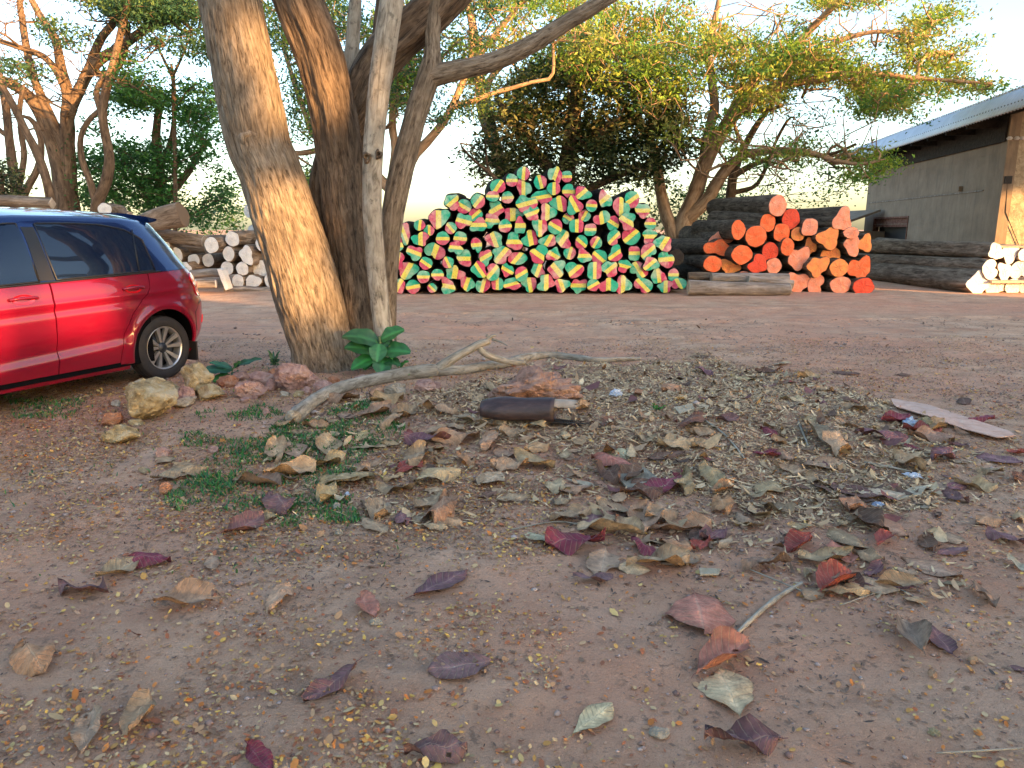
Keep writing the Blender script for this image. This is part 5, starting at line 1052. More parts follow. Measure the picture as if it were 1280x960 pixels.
# ---- fallen branch
def ground_tube(pts, dz=.35, step=.03, n=14, amp=.0):
    P = []
    for u, v, r in pts: q = gp(u, v); rr = r*q.y/F; P.append((q.x, q.y+rr*.3, q.z+rr*dz*2, rr))
    Q = resample(np.array(P), step); return tube(Q[:, :3], Q[:, 3], n, bark_disp(amp, 20, .2, amp*2, 4) if amp else None)
br = empty('fallen_branch', gp(440, 490), label='long forked grey branch lying on the ground from the rocks past the plant', cat='branch'); bb = gp(440, 490)
V, Fc, bk = ground_tube([(366,531,9.5),(378,520,9),(390,510,8.5),(408,499,8.5),(430,490,8),(455,484,8),(480,479,8),(510,474,8.5),(536,472,9),(545,470,7.5),(575,468,6),(605,463,5.5),(635,458,5.2),(655,452,5),(685,448,4.5),(715,450,4),(745,453,3.4),(775,452,2.8),(800,450,2)], .42, .03, 18, .004)
o = obj('main_stem', V, Fc, M['branch_wood'], br, vec=bk); o.matrix_parent_inverse = Matrix.Translation(-bb)
def up_tube(pts, n=12, amp=.003):
    P = [(at(u, v, Y).x, Y, at(u, v, Y).z, r*Y/F) for u, v, r, Y in pts]; Q = resample(np.array(P), .03); return tube(Q[:, :3], Q[:, 3], n, bark_disp(amp, 20, .2, amp*2, 6))
y0 = gp(540, 470).y
for nm, pts in (('fork', [(536,472,7,y0),(545,464,7.5,y0+.04),(556,455,7,y0+.05),(570,446,6,y0+.08),(585,438,5.5,y0+.1),(600,430,5,y0+.12),(612,426,4,y0+.14)]),
                ('side_branch', [(598,430,4.5,y0+.12),(602,438,4.5,y0+.13),(612,445,4.5,y0+.15),(628,450,4.2,y0+.22),(645,453,4,y0+.26),(656,453,3.5,y0+.3)]),
                ('twig', [(608,427,3,y0+.13),(613,421,2.5,y0+.13),(620,419,1.5,y0+.14)]), ('twig', [(612,424,2.2,y0+.13),(608,418,1.5,y0+.13)]), ('twig', [(615,424,2,y0+.13),(625,427,1.2,y0+.1),(634,432,.8,y0+.05)]), ('twig', [(408,499,5,gp(408,503).y),(402,492,4,gp(408,503).y)]) ):
    V, Fc, bk = up_tube(pts); o = obj(nm, V, Fc, M['branch_wood'], br, vec=bk); o.matrix_parent_inverse = Matrix.Translation(-bb)

# ---- leaves
LC = {'P': ((.20, .10, .10), 'dull purple'), 'M': ((.22, .045, .065), 'magenta'), 'R': ((.30, .07, .055), 'red'), 'K': ((.42, .17, .12), 'pinkish red'), 'B': ((.42, .285, .16), 'beige'), 'G': ((.34, .225, .14), 'grey tan'),
      'O': ((.40, .215, .12), 'orange brown'), 'D': ((.16, .085, .06), 'dark brown'), 'W': ((.52, .40, .245), 'pale cream')}
def leaf_mesh(Lg, Wd, col, rg, curl, fold, wave, twist, under=None):
    nt, ns = 13, 7; V = []; C = []; TS = []
    sh = rg.uniform(.42, .62); ph = rg.uniform(0, 6.28); ph2 = rg.uniform(0, 6.28)
    rag = [1+.10*rg.uniform(-1, 1) for _ in range(nt)]
    for i in range(nt):
        t = i/(nt-1); w = (math.sin(math.pi*t**(math.log(.5)/math.log(sh)))**.75 if 0 < t < 1 else 0)*Wd/2*rag[i]+.001
        for j in range(ns):
            s = -1+2*j/(ns-1); y = s*w; x = (t-.5)*Lg
            z = fold*abs(y)*1.4+curl*((t-.5)**2)*Lg*2.4+wave*Lg*.10*math.sin(5*t+ph+2*s)*abs(s)+wave*Lg*.04*math.sin(13*t+ph2+3*s)+.006*Lg*math.cos(s*math.pi*2.5)
            rl = curl*abs(s)**3*w*.7; y *= 1-.25*min(1, abs(fold)*1.1)-.15*abs(curl)*abs(s)
            a = twist*(t-.5); V.append((x, y*math.cos(a)-z*math.sin(a), z*math.cos(a)+y*math.sin(a)+rl))
            k = 1+.28*mn.noise(Vector((x*26+ph*9, y*26, 0)))+(.35 if j == ns//2 else 0)-.10*abs(s); edge = .6 if abs(s) == 1 and rg.random() < .5 else 1
            TS.append((t+.001, s, 0)); vein = .10 if (i+abs(j-ns//2)) % 3 == 0 else 0; C.append(tuple(min(.9, c*(k+vein)*edge) for c in col))
    Fc = [(i*ns+j, i*ns+j+1, (i+1)*ns+j+1, (i+1)*ns+j) for i in range(nt-1) for j in range(ns-1)]
    if rg.random() < .3: Fc.pop(rg.randrange(len(Fc)))
    if rg.random() < .25: Fc = [f for k, f in enumerate(Fc) if not (k > len(Fc)*.8 and rg.random() < .35)]
    # stalk
    n0 = len(V); st = [(-Lg*.5, 0), (-Lg*.56, .002), (-Lg*.64, rg.uniform(-.006, .006))]
    z0 = curl*.25*Lg*2.4
    for x, dy in st:
        for a in range(3): V.append((x, dy+.0016*math.cos(a*2.09), z0+.0016*math.sin(a*2.09))); C.append(tuple(c*.8 for c in col)); TS.append((0, 0, 0))
    for i in range(2):
        for a in range(3): Fc.append((n0+i*3+a, n0+i*3+(a+1) % 3, n0+(i+1)*3+(a+1) % 3, n0+(i+1)*3+a))
    V = np.array(V); V[:, 2] -= V[:, 2].min()*.85
    return V, Fc, (np.array(C), np.array(TS))
LM = [('the red car', 120, 430), ('the largest yellow stone', 183, 502), ('the green grass patch', 290, 610), ('the leaning trunk', 405, 455), ('the green plant', 475, 440), ('the fallen branch', 570, 462), ('the clay mound', 664, 478),
      ('the brown bark tube', 664, 520), ('the grey board scrap', 796, 600), ('the pink cardboard strip', 1190, 528), ('the chip covered mound', 1000, 560), ('the blue white scraps', 1120, 600), ('the red rimmed leaf', 873, 770), ('the grey stick', 960, 762),
      ('the torn cream leaf', 910, 869), ('the purple leaf at centre', 575, 836), ('the bottom left corner', 60, 900), ('the bottom right corner', 1220, 900), ('the left frame edge', 20, 640), ('the right frame edge', 1265, 690), ('the upright purple leaf', 460, 762)]
used_lab = {}
def leaf_label(u, v, ck, size, flatw, idx):
    d = sorted((math.hypot((u-a)*.8, (v-b)*1.4), n, a, b) for n, a, b in LM); dist, nm, a, b = d[0]
    if dist < 6: dist, nm, a, b = d[1]
    ang = math.degrees(math.atan2((b-v)*1.5, u-a)) % 360; w = ['right of', 'above and right of', 'above', 'above and left of', 'left of', 'below and left of', 'below', 'below and right of'][int(((ang+22.5) % 360)//45)]
    near = 'just ' if dist < 45 else 'well ' if dist > 120 else ''
    return '%s%s %s leaf %s%s %s' % (size, flatw, LC[ck][1], near, w, nm)
def put_leaf(u, v, lp, ang, ck, kind=None, seed=None, label=None, asp=None):
    rg = random.Random(seed if seed is not None else int(u*13+v*7)); p = gp(u, v)
    # heading on the ground from the heading in the picture
    e = 14; a = math.radians(ang); q = gp(u+math.cos(a)*e, v-math.sin(a)*e) if abs(math.sin(a)) < .2 or v-math.sin(a)*e > 340 else p
    hd = math.atan2(q.y-p.y, q.x-p.x); ln_px = math.hypot(px(p.x+math.cos(hd)*.1, p.y+math.sin(hd)*.1, p.z)[0]-u, px(p.x+math.cos(hd)*.1, p.y+math.sin(hd)*.1, p.z)[1]-v)
    Lg = min(.29, max(.05, .1*lp/max(ln_px, 4))); Lg = min(Lg, lp*p.y/F*2.3)*1.08
    wd = Lg*(asp or rg.uniform(.42, .62))
    kind = kind or rg.choice(['flat', 'curled', 'flat', 'wavy', 'arched', 'wavy'])
    cu, fo, wa, tw = {'flat': (.03, .04, .35, .10), 'curled': (.17, .16, .8, .3), 'folded': (.07, .48, .7, .2), 'wavy': (.08, .10, 1.3, .3), 'arched': (-.16, -.16, .8, .2)}[kind]
    sg = 1 if rg.random() < .6 or kind in ('folded',) else -1
    c0 = LC[ck][0]; k = rg.uniform(.85, 1.15); col = tuple(c*k*rg.uniform(.93, 1.07) for c in c0)
    V, Fc, C = leaf_mesh(Lg, wd, col, rg, cu*sg, fo*sg, wa, tw*rg.choice((-1, 1)))
    o = obj('fallen_leaf', V, Fc, M['dry_leaf'], None, col=C[0], vec=C[1])
    up = Vector((-(float(H(p.x+.05, p.y))-float(H(p.x-.05, p.y)))/.1, -(float(H(p.x, p.y+.05))-float(H(p.x, p.y-.05)))/.1, 1)).normalized()
    rot = up.to_track_quat('Z', 'Y').to_matrix().to_4x4() @ Matrix.Rotation(hd, 4, 'Z') @ Matrix.Rotation(rg.uniform(-.13, .13), 4, 'X') @ Matrix.Rotation(rg.uniform(-.06, .06), 4, 'Y')
    rot = Matrix.Rotation(0, 4, 'Z') @ rot
    o.matrix_world = Matrix.Translation(p+Vector((0, 0, .004+.004*rg.random()))) @ rot
    size = 'large' if Lg > .17 else 'small' if Lg < .09 else 'medium'
    used_lab.setdefault(label or leaf_label(u, v, ck, size, ' '+kind+',' if 0 else ' '+kind, 0), []).append((u, v, o))
    tag(o, None, 'leaf', 'big dry leaves fallen on the ground'); return o
LEAVES = [(105,742,80,15,'P','wavy'),(185,706,50,25,'M','curled'),(150,716,55,22,'G','curled'),(235,755,68,35,'G','folded'),(45,830,95,12,'O','curled'),(265,706,34,-10,'G','flat'),(350,752,58,2,'B','arched'),(460,765,66,8,'K','folded'),
 (552,733,38,70,'P','flat'),(415,860,46,-60,'P','curled'),(325,953,56,-10,'M','folded'),(545,945,64,-35,'P','wavy'),(176,900,44,70,'B','wavy'),(110,918,95,22,'G','folded'),(305,662,30,-40,'P','curled'),
 (205,577,38,12,'B','flat'),(232,588,48,8,'B','arched'),(224,597,42,-22,'G','arched'),(180,590,24,5,'B','flat'),(350,635,62,-2,'P','arched'),(433,605,60,20,'B','arched'),(345,568,32,-75,'B','curled'),(362,595,40,28,'B','wavy'),(322,607,30,60,'G','folded'),
 (491,529,50,-80,'B','curled'),(549,517,46,-10,'B','wavy'),(469,519,42,50,'G','arched'),(568,536,30,0,'G','arched'),(452,547,30,5,'B','flat'),(514,546,26,0,'R','curled'),(411,561,40,80,'B','curled'),(536,555,40,40,'P','wavy'),(435,604,60,15,'B','arched'),
 (521,576,74,0,'G','wavy'),(512,587,48,12,'R','curled'),(547,601,46,32,'B','curled'),(570,553,62,5,'B','wavy'),(667,583,46,-70,'B','curled'),(637,586,42,10,'B','wavy'),(614,601,52,0,'W','flat'),(776,570,40,0,'W','flat'),(765,584,30,-45,'K','curled'),(829,610,28,80,'M','curled'),
 (472,645,62,-32,'B','curled'),(536,632,52,0,'G','curled'),(552,645,40,-45,'O','wavy'),(503,652,40,10,'P','curled'),(562,655,30,20,'B','curled'),(405,585,56,10,'B','wavy'),(429,502,40,5,'G','wavy'),(484,504,46,0,'B','wavy'),(472,493,30,10,'O','arched'),(506,519,36,-20,'G','curled'),
 (773,641,26,80,'G','curled'),(741,652,52,8,'P','flat'),(763,650,46,-22,'D','arched'),(806,655,46,-60,'G','curled'),(681,676,52,-3,'W','flat'),(719,685,58,15,'M','wavy'),(763,668,74,22,'W','folded'),(803,689,54,-12,'M','curled'),(754,706,42,40,'G','flat'),
 (741,727,44,-18,'P','curled'),(792,713,40,0,'W','flat'),(822,708,52,-45,'B','wavy'),(844,686,40,0,'O','arched'),(876,686,32,8,'R','wavy'),(890,672,30,20,'P','curled'),(852,704,54,-32,'G','flat'),(906,683,26,0,'W','wavy'),(852,664,72,-4,'O','arched'),(930,654,36,0,'G','curled'),
 (903,637,46,5,'O','wavy'),(904,829,54,65,'K','folded'),(741,902,56,28,'W','flat'),(925,935,84,-3,'P','wavy'),(960,571,34,0,'M','curled'),(1000,684,46,-30,'R','folded'),(1051,693,42,-45,'K','flat'),(1105,678,48,-20,'R','folded'),
 (1045,732,58,15,'R','folded'),(1093,717,46,-20,'P','curled'),(1036,720,52,-12,'G','arched'),(1060,679,62,-22,'G','flat'),(1078,654,56,-60,'D','folded'),(1108,661,52,-30,'O','flat'),(1054,745,30,-65,'B','curled'),(1086,736,30,-85,'B','flat'),
 (1139,797,62,-42,'G','folded'),(1175,802,36,30,'P','flat'),(1196,610,46,-10,'P','flat'),(1178,575,52,-2,'P','wavy'),(1247,576,52,-18,'P','flat'),(1270,568,30,-10,'R','curled'),(1256,677,50,-12,'P','wavy'),(1272,710,42,-30,'W','arched'),
 (960,711,64,-12,'G','wavy'),(933,658,35,0,'B','curled'),(960,614,62,2,'B','flat'),(1030,583,56,2,'G','flat'),(1069,617,50,-50,'D','flat'),(1187,675,42,-2,'G','flat'),(1190,691,38,12,'P','flat'),(1230,750,60,-12,'G','wavy'),
 (1119,528,22,60,'M','curled'),(1227,529,36,0,'M','curled'),(1152,542,40,5,'R','wavy'),(1100,550,36,8,'P','arched'),(1141,563,22,-20,'M','curled'),(1205,504,36,-5,'D','flat'),(961,543,22,-30,'M','curled'),(856,515,20,5,'W','flat'),
 (984,478,20,0,'R','flat'),(961,466,20,10,'D','arched'),(961,483,26,0,'P','flat'),(877,447,18,0,'D','flat'),(880,468,20,20,'P','curled'),(838,490,22,15,'O','curled'),(800,495,30,0,'O','curled'),(700,461,24,5,'P','arched'),(812,491,14,0,'M','flat'),
 (744,492,20,0,'W','flat'),(620,510,26,10,'G','wavy'),(590,530,26,-30,'G','curled'),(615,488,30,0,'B','wavy'),(640,545,34,10,'G','wavy'),(1058,468,30,0,'D','flat'),(1130,470,18,0,'D','flat'),(640,625,30,20,'G','flat'),(890,600,44,-30,'B','arched'),
 (700,590,0,0,'B','flat'),(1020,545,30,-40,'G','folded'),(985,590,40,-12,'B','arched'),(1045,560,36,20,'B','wavy'),(1100,620,40,8,'W','flat'),(845,560,34,20,'B','wavy'),(875,545,30,-15,'G','wavy'),(1215,828,24,-10,'O','curled'),(1272,838,20,0,'P','flat'),
 (1120,875,0,0,'P','flat'),(930,905,0,0,'P','flat'),(1085,700,34,5,'G','wavy'),(1030,700,40,30,'B','curled'),(1015,745,44,-8,'G','flat'),(1125,735,50,-30,'G','folded'),(1165,845,20,-20,'O','curled'),(1000,660,30,0,'B','arched'),(970,640,34,-20,'G','wavy')]
for t_ in LEAVES:
    if t_[2]: put_leaf(*t_)
put_leaf(873, 770, 54, 88, 'K', 'flat', 5, 'upright oval pink leaf with a bright red rim above the grey stick', .8)
put_leaf(910, 869, 84, 5, 'W', 'flat', 6, 'largest torn pale cream leaf near the bottom right of centre', .72)
put_leaf(575, 836, 52, 48, 'P', 'flat', 8, 'broad dull purple leaf with lifted edges alone at the lower centre', .8)
BROWN_POLY = [(330,540),(420,500),(560,490),(700,500),(860,560),(960,620),(1010,690),(900,700),(760,690),(640,620),(560,670),(440,660),(330,650)]
RIGHT_POLY = [(760,455),(960,450),(1120,500),(1270,560),(1280,700),(1180,760),(1040,770),(960,720),(880,620),(800,540)]
k = 0; rg_ = random.Random(99); spots = [(t_[0], t_[1]) for t_ in LEAVES]
while k < 118:
    u = rg_.uniform(300, 1280); v = rg_.uniform(445, 780)
    A_ = inpoly(BROWN_POLY, np.array([u]), np.array([v]))[0]; B_ = inpoly(RIGHT_POLY, np.array([u]), np.array([v]))[0]
    if not (A_ or (B_ and rg_.random() < .7)) or min(math.hypot(u-a, (v-b)*1.5) for a, b in spots) < 17: continue
    spots.append((u, v)); d = gp(u, v).y; ck = rg_.choice('BBBBGGGWOD' if A_ else 'BBGGGWOPDB')
    put_leaf(u, v, rg_.uniform(.07, .14)/d*F*.85, rg_.uniform(-60, 60), ck, seed=1000+k); k += 1
for lab, es in used_lab.items():
    if len(es) == 1: es[0][2]['label'] = lab; continue
    es.sort(); words = ['leftmost', 'second from left', 'third from left', 'fourth from left', 'fifth from left', 'sixth from left', 'seventh from left', 'eighth from left', 'ninth from left']
    for i, (u, v, o) in enumerate(es):
        w = words[i] if i < len(es)-1 else 'rightmost'; o['label'] = lab+', '+w+' such'

# ---- bark tube, cardboard, scraps, sticks
def bark_tube():
    p = gp(664, 533); Yt = p.y+.06; r = 17*Yt/F; a = at(602, 522, Yt+.05); b_ = at(694, 516, Yt-.04); a.z = p.z+r*1.0; b_.z = a.z+.012
    root = empty('bark_tube', p, label='dark brown hollow curl of bark or pipe lying on the litter', cat='tube'); ax = (b_-a).normalized(); L_ = (b_-a).length; n = 30; k = 16
    up = Vector((0, 0, 1)); sdv = ax.cross(up).normalized(); V = []
    for layer, rr in ((0, r), (1, r-.006)):
        for i in range(k+1):
            for j in range(n+1):
                t = math.radians(-125+250*j/n*1.12); c = a+ax*(L_*i/k); w = 1+.04*math.sin(3*t+i*.2)+.05*math.sin(i*.5)
                w *= 1-.30*max(0, 1-i/6)**1.5
                V.append(c+(sdv*math.sin(t)*-1+up*math.cos(t))*rr*w)
    s = (k+1)*(n+1); f = lambda i, j, l: l*s+i*(n+1)+j
    Fc = [(f(i, j, 0), f(i+1, j, 0), f(i+1, j+1, 0), f(i, j+1, 0)) for i in range(k) for j in range(n)]+[(f(i, j, 1), f(i, j+1, 1), f(i+1, j+1, 1), f(i+1, j, 1)) for i in range(k) for j in range(n)]
    Fc += [(f(0, j, 0), f(0, j+1, 0), f(0, j+1, 1), f(0, j, 1)) for j in range(n)]+[(f(k, j, 0), f(k, j, 1), f(k, j+1, 1), f(k, j+1, 0)) for j in range(n)]
    Fc += [(f(i, 0, 0), f(i, 0, 1), f(i+1, 0, 1), f(i+1, 0, 0)) for i in range(k)]+[(f(i, n, 0), f(i+1, n, 0), f(i+1, n, 1), f(i, n, 1)) for i in range(k)]
    t = NT('tube_bark'); nn = t.noise(t.mapping(t.obj(), (1, 5, 5)), 7, 6, .7); m = t.out(t.ramp(nn, [(.35, (.028, .016, .014)), (.6, (.06, .036, .032)), (.75, (.10, .07, .06))]), .42, t.bump(nn, .5, .006), Specular_IOR_Level=.45)
    o = obj('shell', [v-p for v in V], Fc, m, root)
    rg = random.Random(3)      # splintered end
    for i in range(6):
        t_ = math.radians(150+i*14); c = b_+(sdv*math.sin(t_)*-1+up*math.cos(t_))*r*.93; ln = rg.uniform(.16, .30); q = c+ax*ln+Vector((0, 0, -.01+rg.uniform(-.01, .01))); 
        mb = MB(); w = .022; mb.add([c-sdv*w-ax*.02, c+sdv*w-ax*.02, q+sdv*.002, q-sdv*.002, c-sdv*w-ax*.02+up*.006, c+sdv*w-ax*.02+up*.006, q+sdv*.002+up*.003, q-sdv*.002+up*.003], [(0, 3, 2, 1), (4, 5, 6, 7), (0, 1, 5, 4), (1, 2, 6, 5), (2, 3, 7, 6), (3, 0, 4, 7)])
        o = mb.build('splinter', M['dark_timber_and_shade'], root); o.matrix_parent_inverse = Matrix.Translation(-p)
    V = []; kk = 12
    for i in range(7):
        for j in range(kk+1):
            t = math.radians(-55+95*j/kk); rr = r*(.93-.01*i); ln = .17*i/6*(1+.12*math.sin(j*2.1)*(i/6)); V.append(b_+ax*(ln-.03)+(sdv*math.sin(t)*-1+up*math.cos(t))*rr)
    V += [q-up*.006 for q in V]; m_ = 7*(kk+1)
    Fc = [(i*(kk+1)+j, i*(kk+1)+j+1, (i+1)*(kk+1)+j+1, (i+1)*(kk+1)+j) for i in range(6) for j in range(kk)]; Fc += [tuple(m_+q for q in f[::-1]) for f in Fc]
    o = obj('pale_split_end', V, Fc, M['cut_wood'], root); o.matrix_parent_inverse = Matrix.Translation(-p)
    mb = MB(); c = a+ax*.02; V, Fc, _ = tube([a-ax*.004-up*r*.4, a+ax*.07-up*r*.55], [.035, .02], 8); o = obj('pale_core', V, Fc, M['cut_wood'], root); o.matrix_parent_inverse = Matrix.Translation(-p)
bark_tube()
def flat_piece(name, pts, th, mat, label, cat, group=None, lift=.012, bend=0.):
    P = [gp(u, v, lift) for u, v in pts]; c = sum(P, Vector())/len(P); nP = []
    for i in range(len(P)):
        A, B_ = P[i], P[(i+1) % len(P)]; m_ = max(1, int((B_-A).length/.06))
        for j in range(m_): nP.append(A.lerp(B_, j/m_))
    P = [q+Vector((.004*math.sin(31*q.x), .004*math.sin(27*q.y+q.x*9), bend*math.sin(q.x*9+q.y*4))) for q in nP]
    n = len(P); V = [q-c for q in P]+[q-c+Vector((0, 0, th)) for q in P]+[Vector((0, 0, -0.0)), Vector((0, 0, th))]
    Fc = [(i, (i+1) % n, n+(i+1) % n, n+i) for i in range(n)]+[(n+i, n+(i+1) % n, 2*n+1) for i in range(n)]+[((i+1) % n, i, 2*n) for i in range(n)]
    o = obj(name, V, Fc, mat, smooth=False); o.location = c; return tag(o, label, cat, group)
M['card'] = m_stone('pink_cardboard', (.55, .33, .24), (.68, .44, .33), (.72, .52, .40)); M['board_grey'] = m_stone('grey_board', (.19, .165, .12), (.30, .26, .19), (.34, .30, .23))
M['chip'] = m_stone('wood_chip', (.34, .27, .17), (.46, .38, .26), (.55, .47, .34))
M['scrap'] = m_stone('pale_scrap', (.45, .50, .56), (.62, .64, .68), (.7, .7, .7)); M['scrap_blue'] = m_stone('blue_scrap', (.10, .22, .45), (.5, .55, .62), (.7, .72, .74))
flat_piece('cardboard_strip', [(1113,504),(1160,512),(1215,530),(1262,544),(1268,549),(1245,553),(1205,543),(1160,525),(1120,513)], .006, M['card'], 'long pale pink strip of cardboard on the litter near the right edge', 'cardboard', None, .03, .008)
flat_piece('board_scrap', [(769,598),(805,588),(822,602),(785,616)], .008, M['board_grey'], 'square grey green scrap of board in the litter right of centre', 'board', None, .016)
flat_piece('board_scrap', [(804,612),(820,606),(822,622),(806,624)], .006, M['board_grey'], 'small tan square scrap below the grey green board', 'board', None, .008)
flat_piece('wood_chip', [(1110,624),(1140,613),(1160,612),(1150,622),(1118,630)], .008, M['chip'], 'pale splintered wood chip left of the right frame edge', 'wood chip', None, .012)
flat_piece('wood_chip', [(708,602),(735,606),(746,611),(735,612)], .006, M['chip'], 'thin pale wood chip left of the grey green board', 'wood chip', None, .012)
flat_piece('wood_chip', [(843,512),(864,508),(868,514),(850,520)], .008, M['chip'], 'short creamy wood chip on the far side of the litter', 'wood chip', None, .012)
flat_piece('wood_chip', [(875,715),(900,716),(897,723),(876,723)], .006, M['chip'], 'creamy wood chip among leaves above the red rimmed leaf', 'wood chip', None, .012)
def crumple(u, v, w, mat, label, seed, h=.5):
    import bmesh
    p = gp(u, v+w*.2); s = w*p.y/F/2; b = bmesh.new(); bmesh.ops.create_icosphere(b, subdivisions=3, radius=1)
    for q in b.verts:
        c = q.co.copy(); f = 1+.55*mn.noise(c*2.3+Vector((seed, 0, 0)))+.3*mn.noise(c*6+Vector((0, seed, 0))); q.co = Vector((c.x*s*f, c.y*s*f*.9, c.z*s*h*f))
    me = bpy.data.meshes.new('crumpled_scrap'); b.to_mesh(me); b.free(); me.materials.append(mat); o = bpy.data.objects.new('crumpled_scrap', me); S.collection.objects.link(o); o.location = p+Vector((0, 0, s*h*.6)); return tag(o, label, 'litter')
crumple(1137, 530, 16, M['scrap_blue'], 'blue and white crumpled wrapper beside the dark magenta leaf near the cardboard strip', 1, .9); crumple(1157, 531, 20, M['rock_yellow'], 'yellowish white crumpled scrap touching the blue white wrapper', 2, .8)
crumple(770, 493, 15, M['scrap'], 'small white torn scrap right of the clay mound', 3, .8); crumple(1141, 592, 20, M['scrap'], 'flat bluish white paper scrap right of the dark litter clump', 4, .3); crumple(1097, 629, 15, M['scrap_blue'], 'tiny white and blue wrapper scrap below the litter mound', 5, .4)
crumple(1155, 631, 18, M['rock_grey'], 'pale grey flattened scrap just right of the tiny white blue wrapper', 6, .25); crumple(435, 618, 9, M['scrap'], 'tiny white scrap at the lower edge of the green grass', 7, .7); crumple(906, 914, 0.1, M['scrap'], 'tiny white fleck of paper at the bottom centre', 8, .5)
crumple(1168, 914, 15, M['rock_yellow'], 'small round yellow fruit like pod on bare clay at lower right', 9, .5)
def stick(pts, label, mat='branch_wood', n=7):
    P = [(lambda q: (q.x, q.y, q.z+.012, r*q.y/F))(gp(u, v)) for u, v, r in pts]; Q = resample(np.array(P), .03); V, Fc, bk = tube(Q[:, :3], Q[:, 3]*(1+.12*np.sin(np.arange(len(Q))*1.7)), n); c = V.mean(0)
    o = obj('stick', V-c, Fc, M[mat], vec=bk); o.location = c; return tag(o, label, 'stick')
stick([(913,803,2.2),(930,787,3.2),(950,768,3.4),(975,748,3.4),(1002,732,2.2)], 'pale grey stick slanting between the red rimmed leaf and the pile of leaves', 'trunk_pale')
stick([(1170,946,1.2),(1210,944,1.5),(1245,942,1.6),(1290,939,1.6)], 'thin pale straw lying in the bottom right corner', 'trunk_pale', 5)
stick([(590,505,1),(640,495,1.2),(700,497,1)], 'thin twig in front of the clay mound', n=5); stick([(870,520,1.4),(905,545,1.6),(930,575,1.4)], 'thin grey twig lying across the chip mound', 'trunk_pale', 5)
stick([(1080,580,1.4),(1110,586,1.5),(1140,592,1.2)], 'pale twig pointing at the bluish paper scrap', 'trunk_pale', 5); stick([(985,505,1.6),(1000,535,1.8),(1010,560,1.4)], 'brown twig sticking out of the litter mound', n=5)
stick([(1050,760,1.2),(1120,740,1),(1160,765,1)], 'thin bent twig right of the magenta leaves', n=4); stick([(930,712,1.2),(985,735,1.2),(1010,745,1)], 'dark twig left of the magenta leaves', n=4)
stick([(640,665,1),(700,655,1.2),(760,668,1)], 'thin twig behind the bright magenta leaf', n=4)

# ---- living plants
def plant_leaf(root, base, tip, wd, col, nm='leaf', sag=.15, nrm=None):
    base = Vector(base); tip = Vector(tip); ax = tip-base; L_ = ax.length; ax.normalize(); toc = (Vector((0, 0, CH))-base).normalized(); n0 = nrm or (toc*.75+Vector((0, 0, .8)))
    sdv = ax.cross(n0).normalized(); n0 = sdv.cross(ax).normalized(); nt, ns = 11, 7; V = []; C = []; wd = wd*1.25; r_ = random.Random(int(abs(tip.x)*1e4))
    for i in range(nt):
        t = i/(nt-1); w = wd/2*(math.sin(math.pi*min(1, t*.94+.03)**.85))**.7*(1+.03*math.sin(9*t)); 
        for j in range(ns):
            s = -1+2*j/(ns-1); V.append(base+ax*L_*t+sdv*s*w+n0*(abs(s)*w*.22-sag*L_*(t-.3)**2+.008*math.sin(t*14+abs(s)*3)*abs(s))-root.location); k_ = (1.9 if j == 3 else 1+.15*math.sin(t*22+abs(s)*5)); C.append([c*k_ for c in col])
    Fc = [(i*ns+j, i*ns+j+1, (i+1)*ns+j+1, (i+1)*ns+j) for i in range(nt-1) for j in range(ns-1)]
    return obj(nm, V, Fc, M['green_leaf'], root, col=np.array(C))
M['green_leaf'] = m_leafcol('green_leaf', .42, .18, .12, .5)
pb = gp(479, 472); PY = 6.75; plant = empty('young_plant', Vector((at(479, 470, PY).x, PY, float(H(-1.2, PY)))), label='bright green broad leaved young plant at the foot of the tree', cat='plant')
PG = (.025, .13, .035); PG2 = (.045, .19, .04)
for st in ([(479,472,2.2),(478,455,2),(476,435,2),(474,420,1.6)], [(478,450,1.5),(466,440,1.4),(455,428,1)], [(478,448,1.5),(488,432,1.2)], [(500,470,1),(497,455,1)], [(479,465,1.5),(470,462,1),(462,455,1)]):
    P = [(lambda q: (q.x, q.y, q.z, r*PY/F))(at(u, v, PY)) for u, v, r in st]; Q = resample(np.array(P), .03); V, Fc, bk = tube(Q[:, :3], Q[:, 3], 7); obj('stem', V-np.array(plant.location), Fc, m_plain('green_stem', (.10, .14, .05)) if 'stemm' not in M else M['stemm'], plant)
for b0, t0, w, dy, c in (((474,428),(428,413),22,.0,PG),((470,438),(430,432),21,-.05,PG),((472,444),(441,458),18,-.1,PG),((468,440),(452,459),16,-.04,PG),((476,424),(503,412),19,.05,PG2),((476,425),(489,428),14,.08,PG),((478,440),(512,438),25,-.05,PG),((479,446),(474,468),22,-.12,PG),((480,450),(500,454),16,-.08,PG),((474,430),(468,452),16,-.08,PG2),
                         ((498,462),(507,452),8,-.05,PG2),((497,458),(491,449),7,-.05,PG2),((499,466),(511,468),7,-.05,PG2)):
    rr_ = random.Random(int(t0[0]*7+t0[1])); plant_leaf(plant, at(*b0, PY+dy*.5), at(t0[0]+rr_.uniform(-3, 3), t0[1]+rr_.uniform(-3, 3), PY+dy-.06), w*PY/F*rr_.uniform(.85, 1.15), tuple(q*rr_.uniform(.7, 1.25) for q in c), sag=rr_.uniform(.12, .5))
sp = gp(288, 476); seed = empty('seedling', sp, label='low seedling with long dark green leaves behind the stone row', cat='plant'); SY = sp.y
SG = (.018, .085, .05); SG2 = (.03, .13, .025)
for b0, t0, w, c in (((290,462),(252,462),13,SG),((290,460),(262,452),8,SG),((292,458),(326,447),8,SG),((290,462),(300,452),8,SG2),((288,470),(266,476),14,SG2),((290,466),(300,470),10,SG)): plant_leaf(seed, at(*b0, SY), at(*t0, SY-.05), w*SY/F, c, sag=.1)
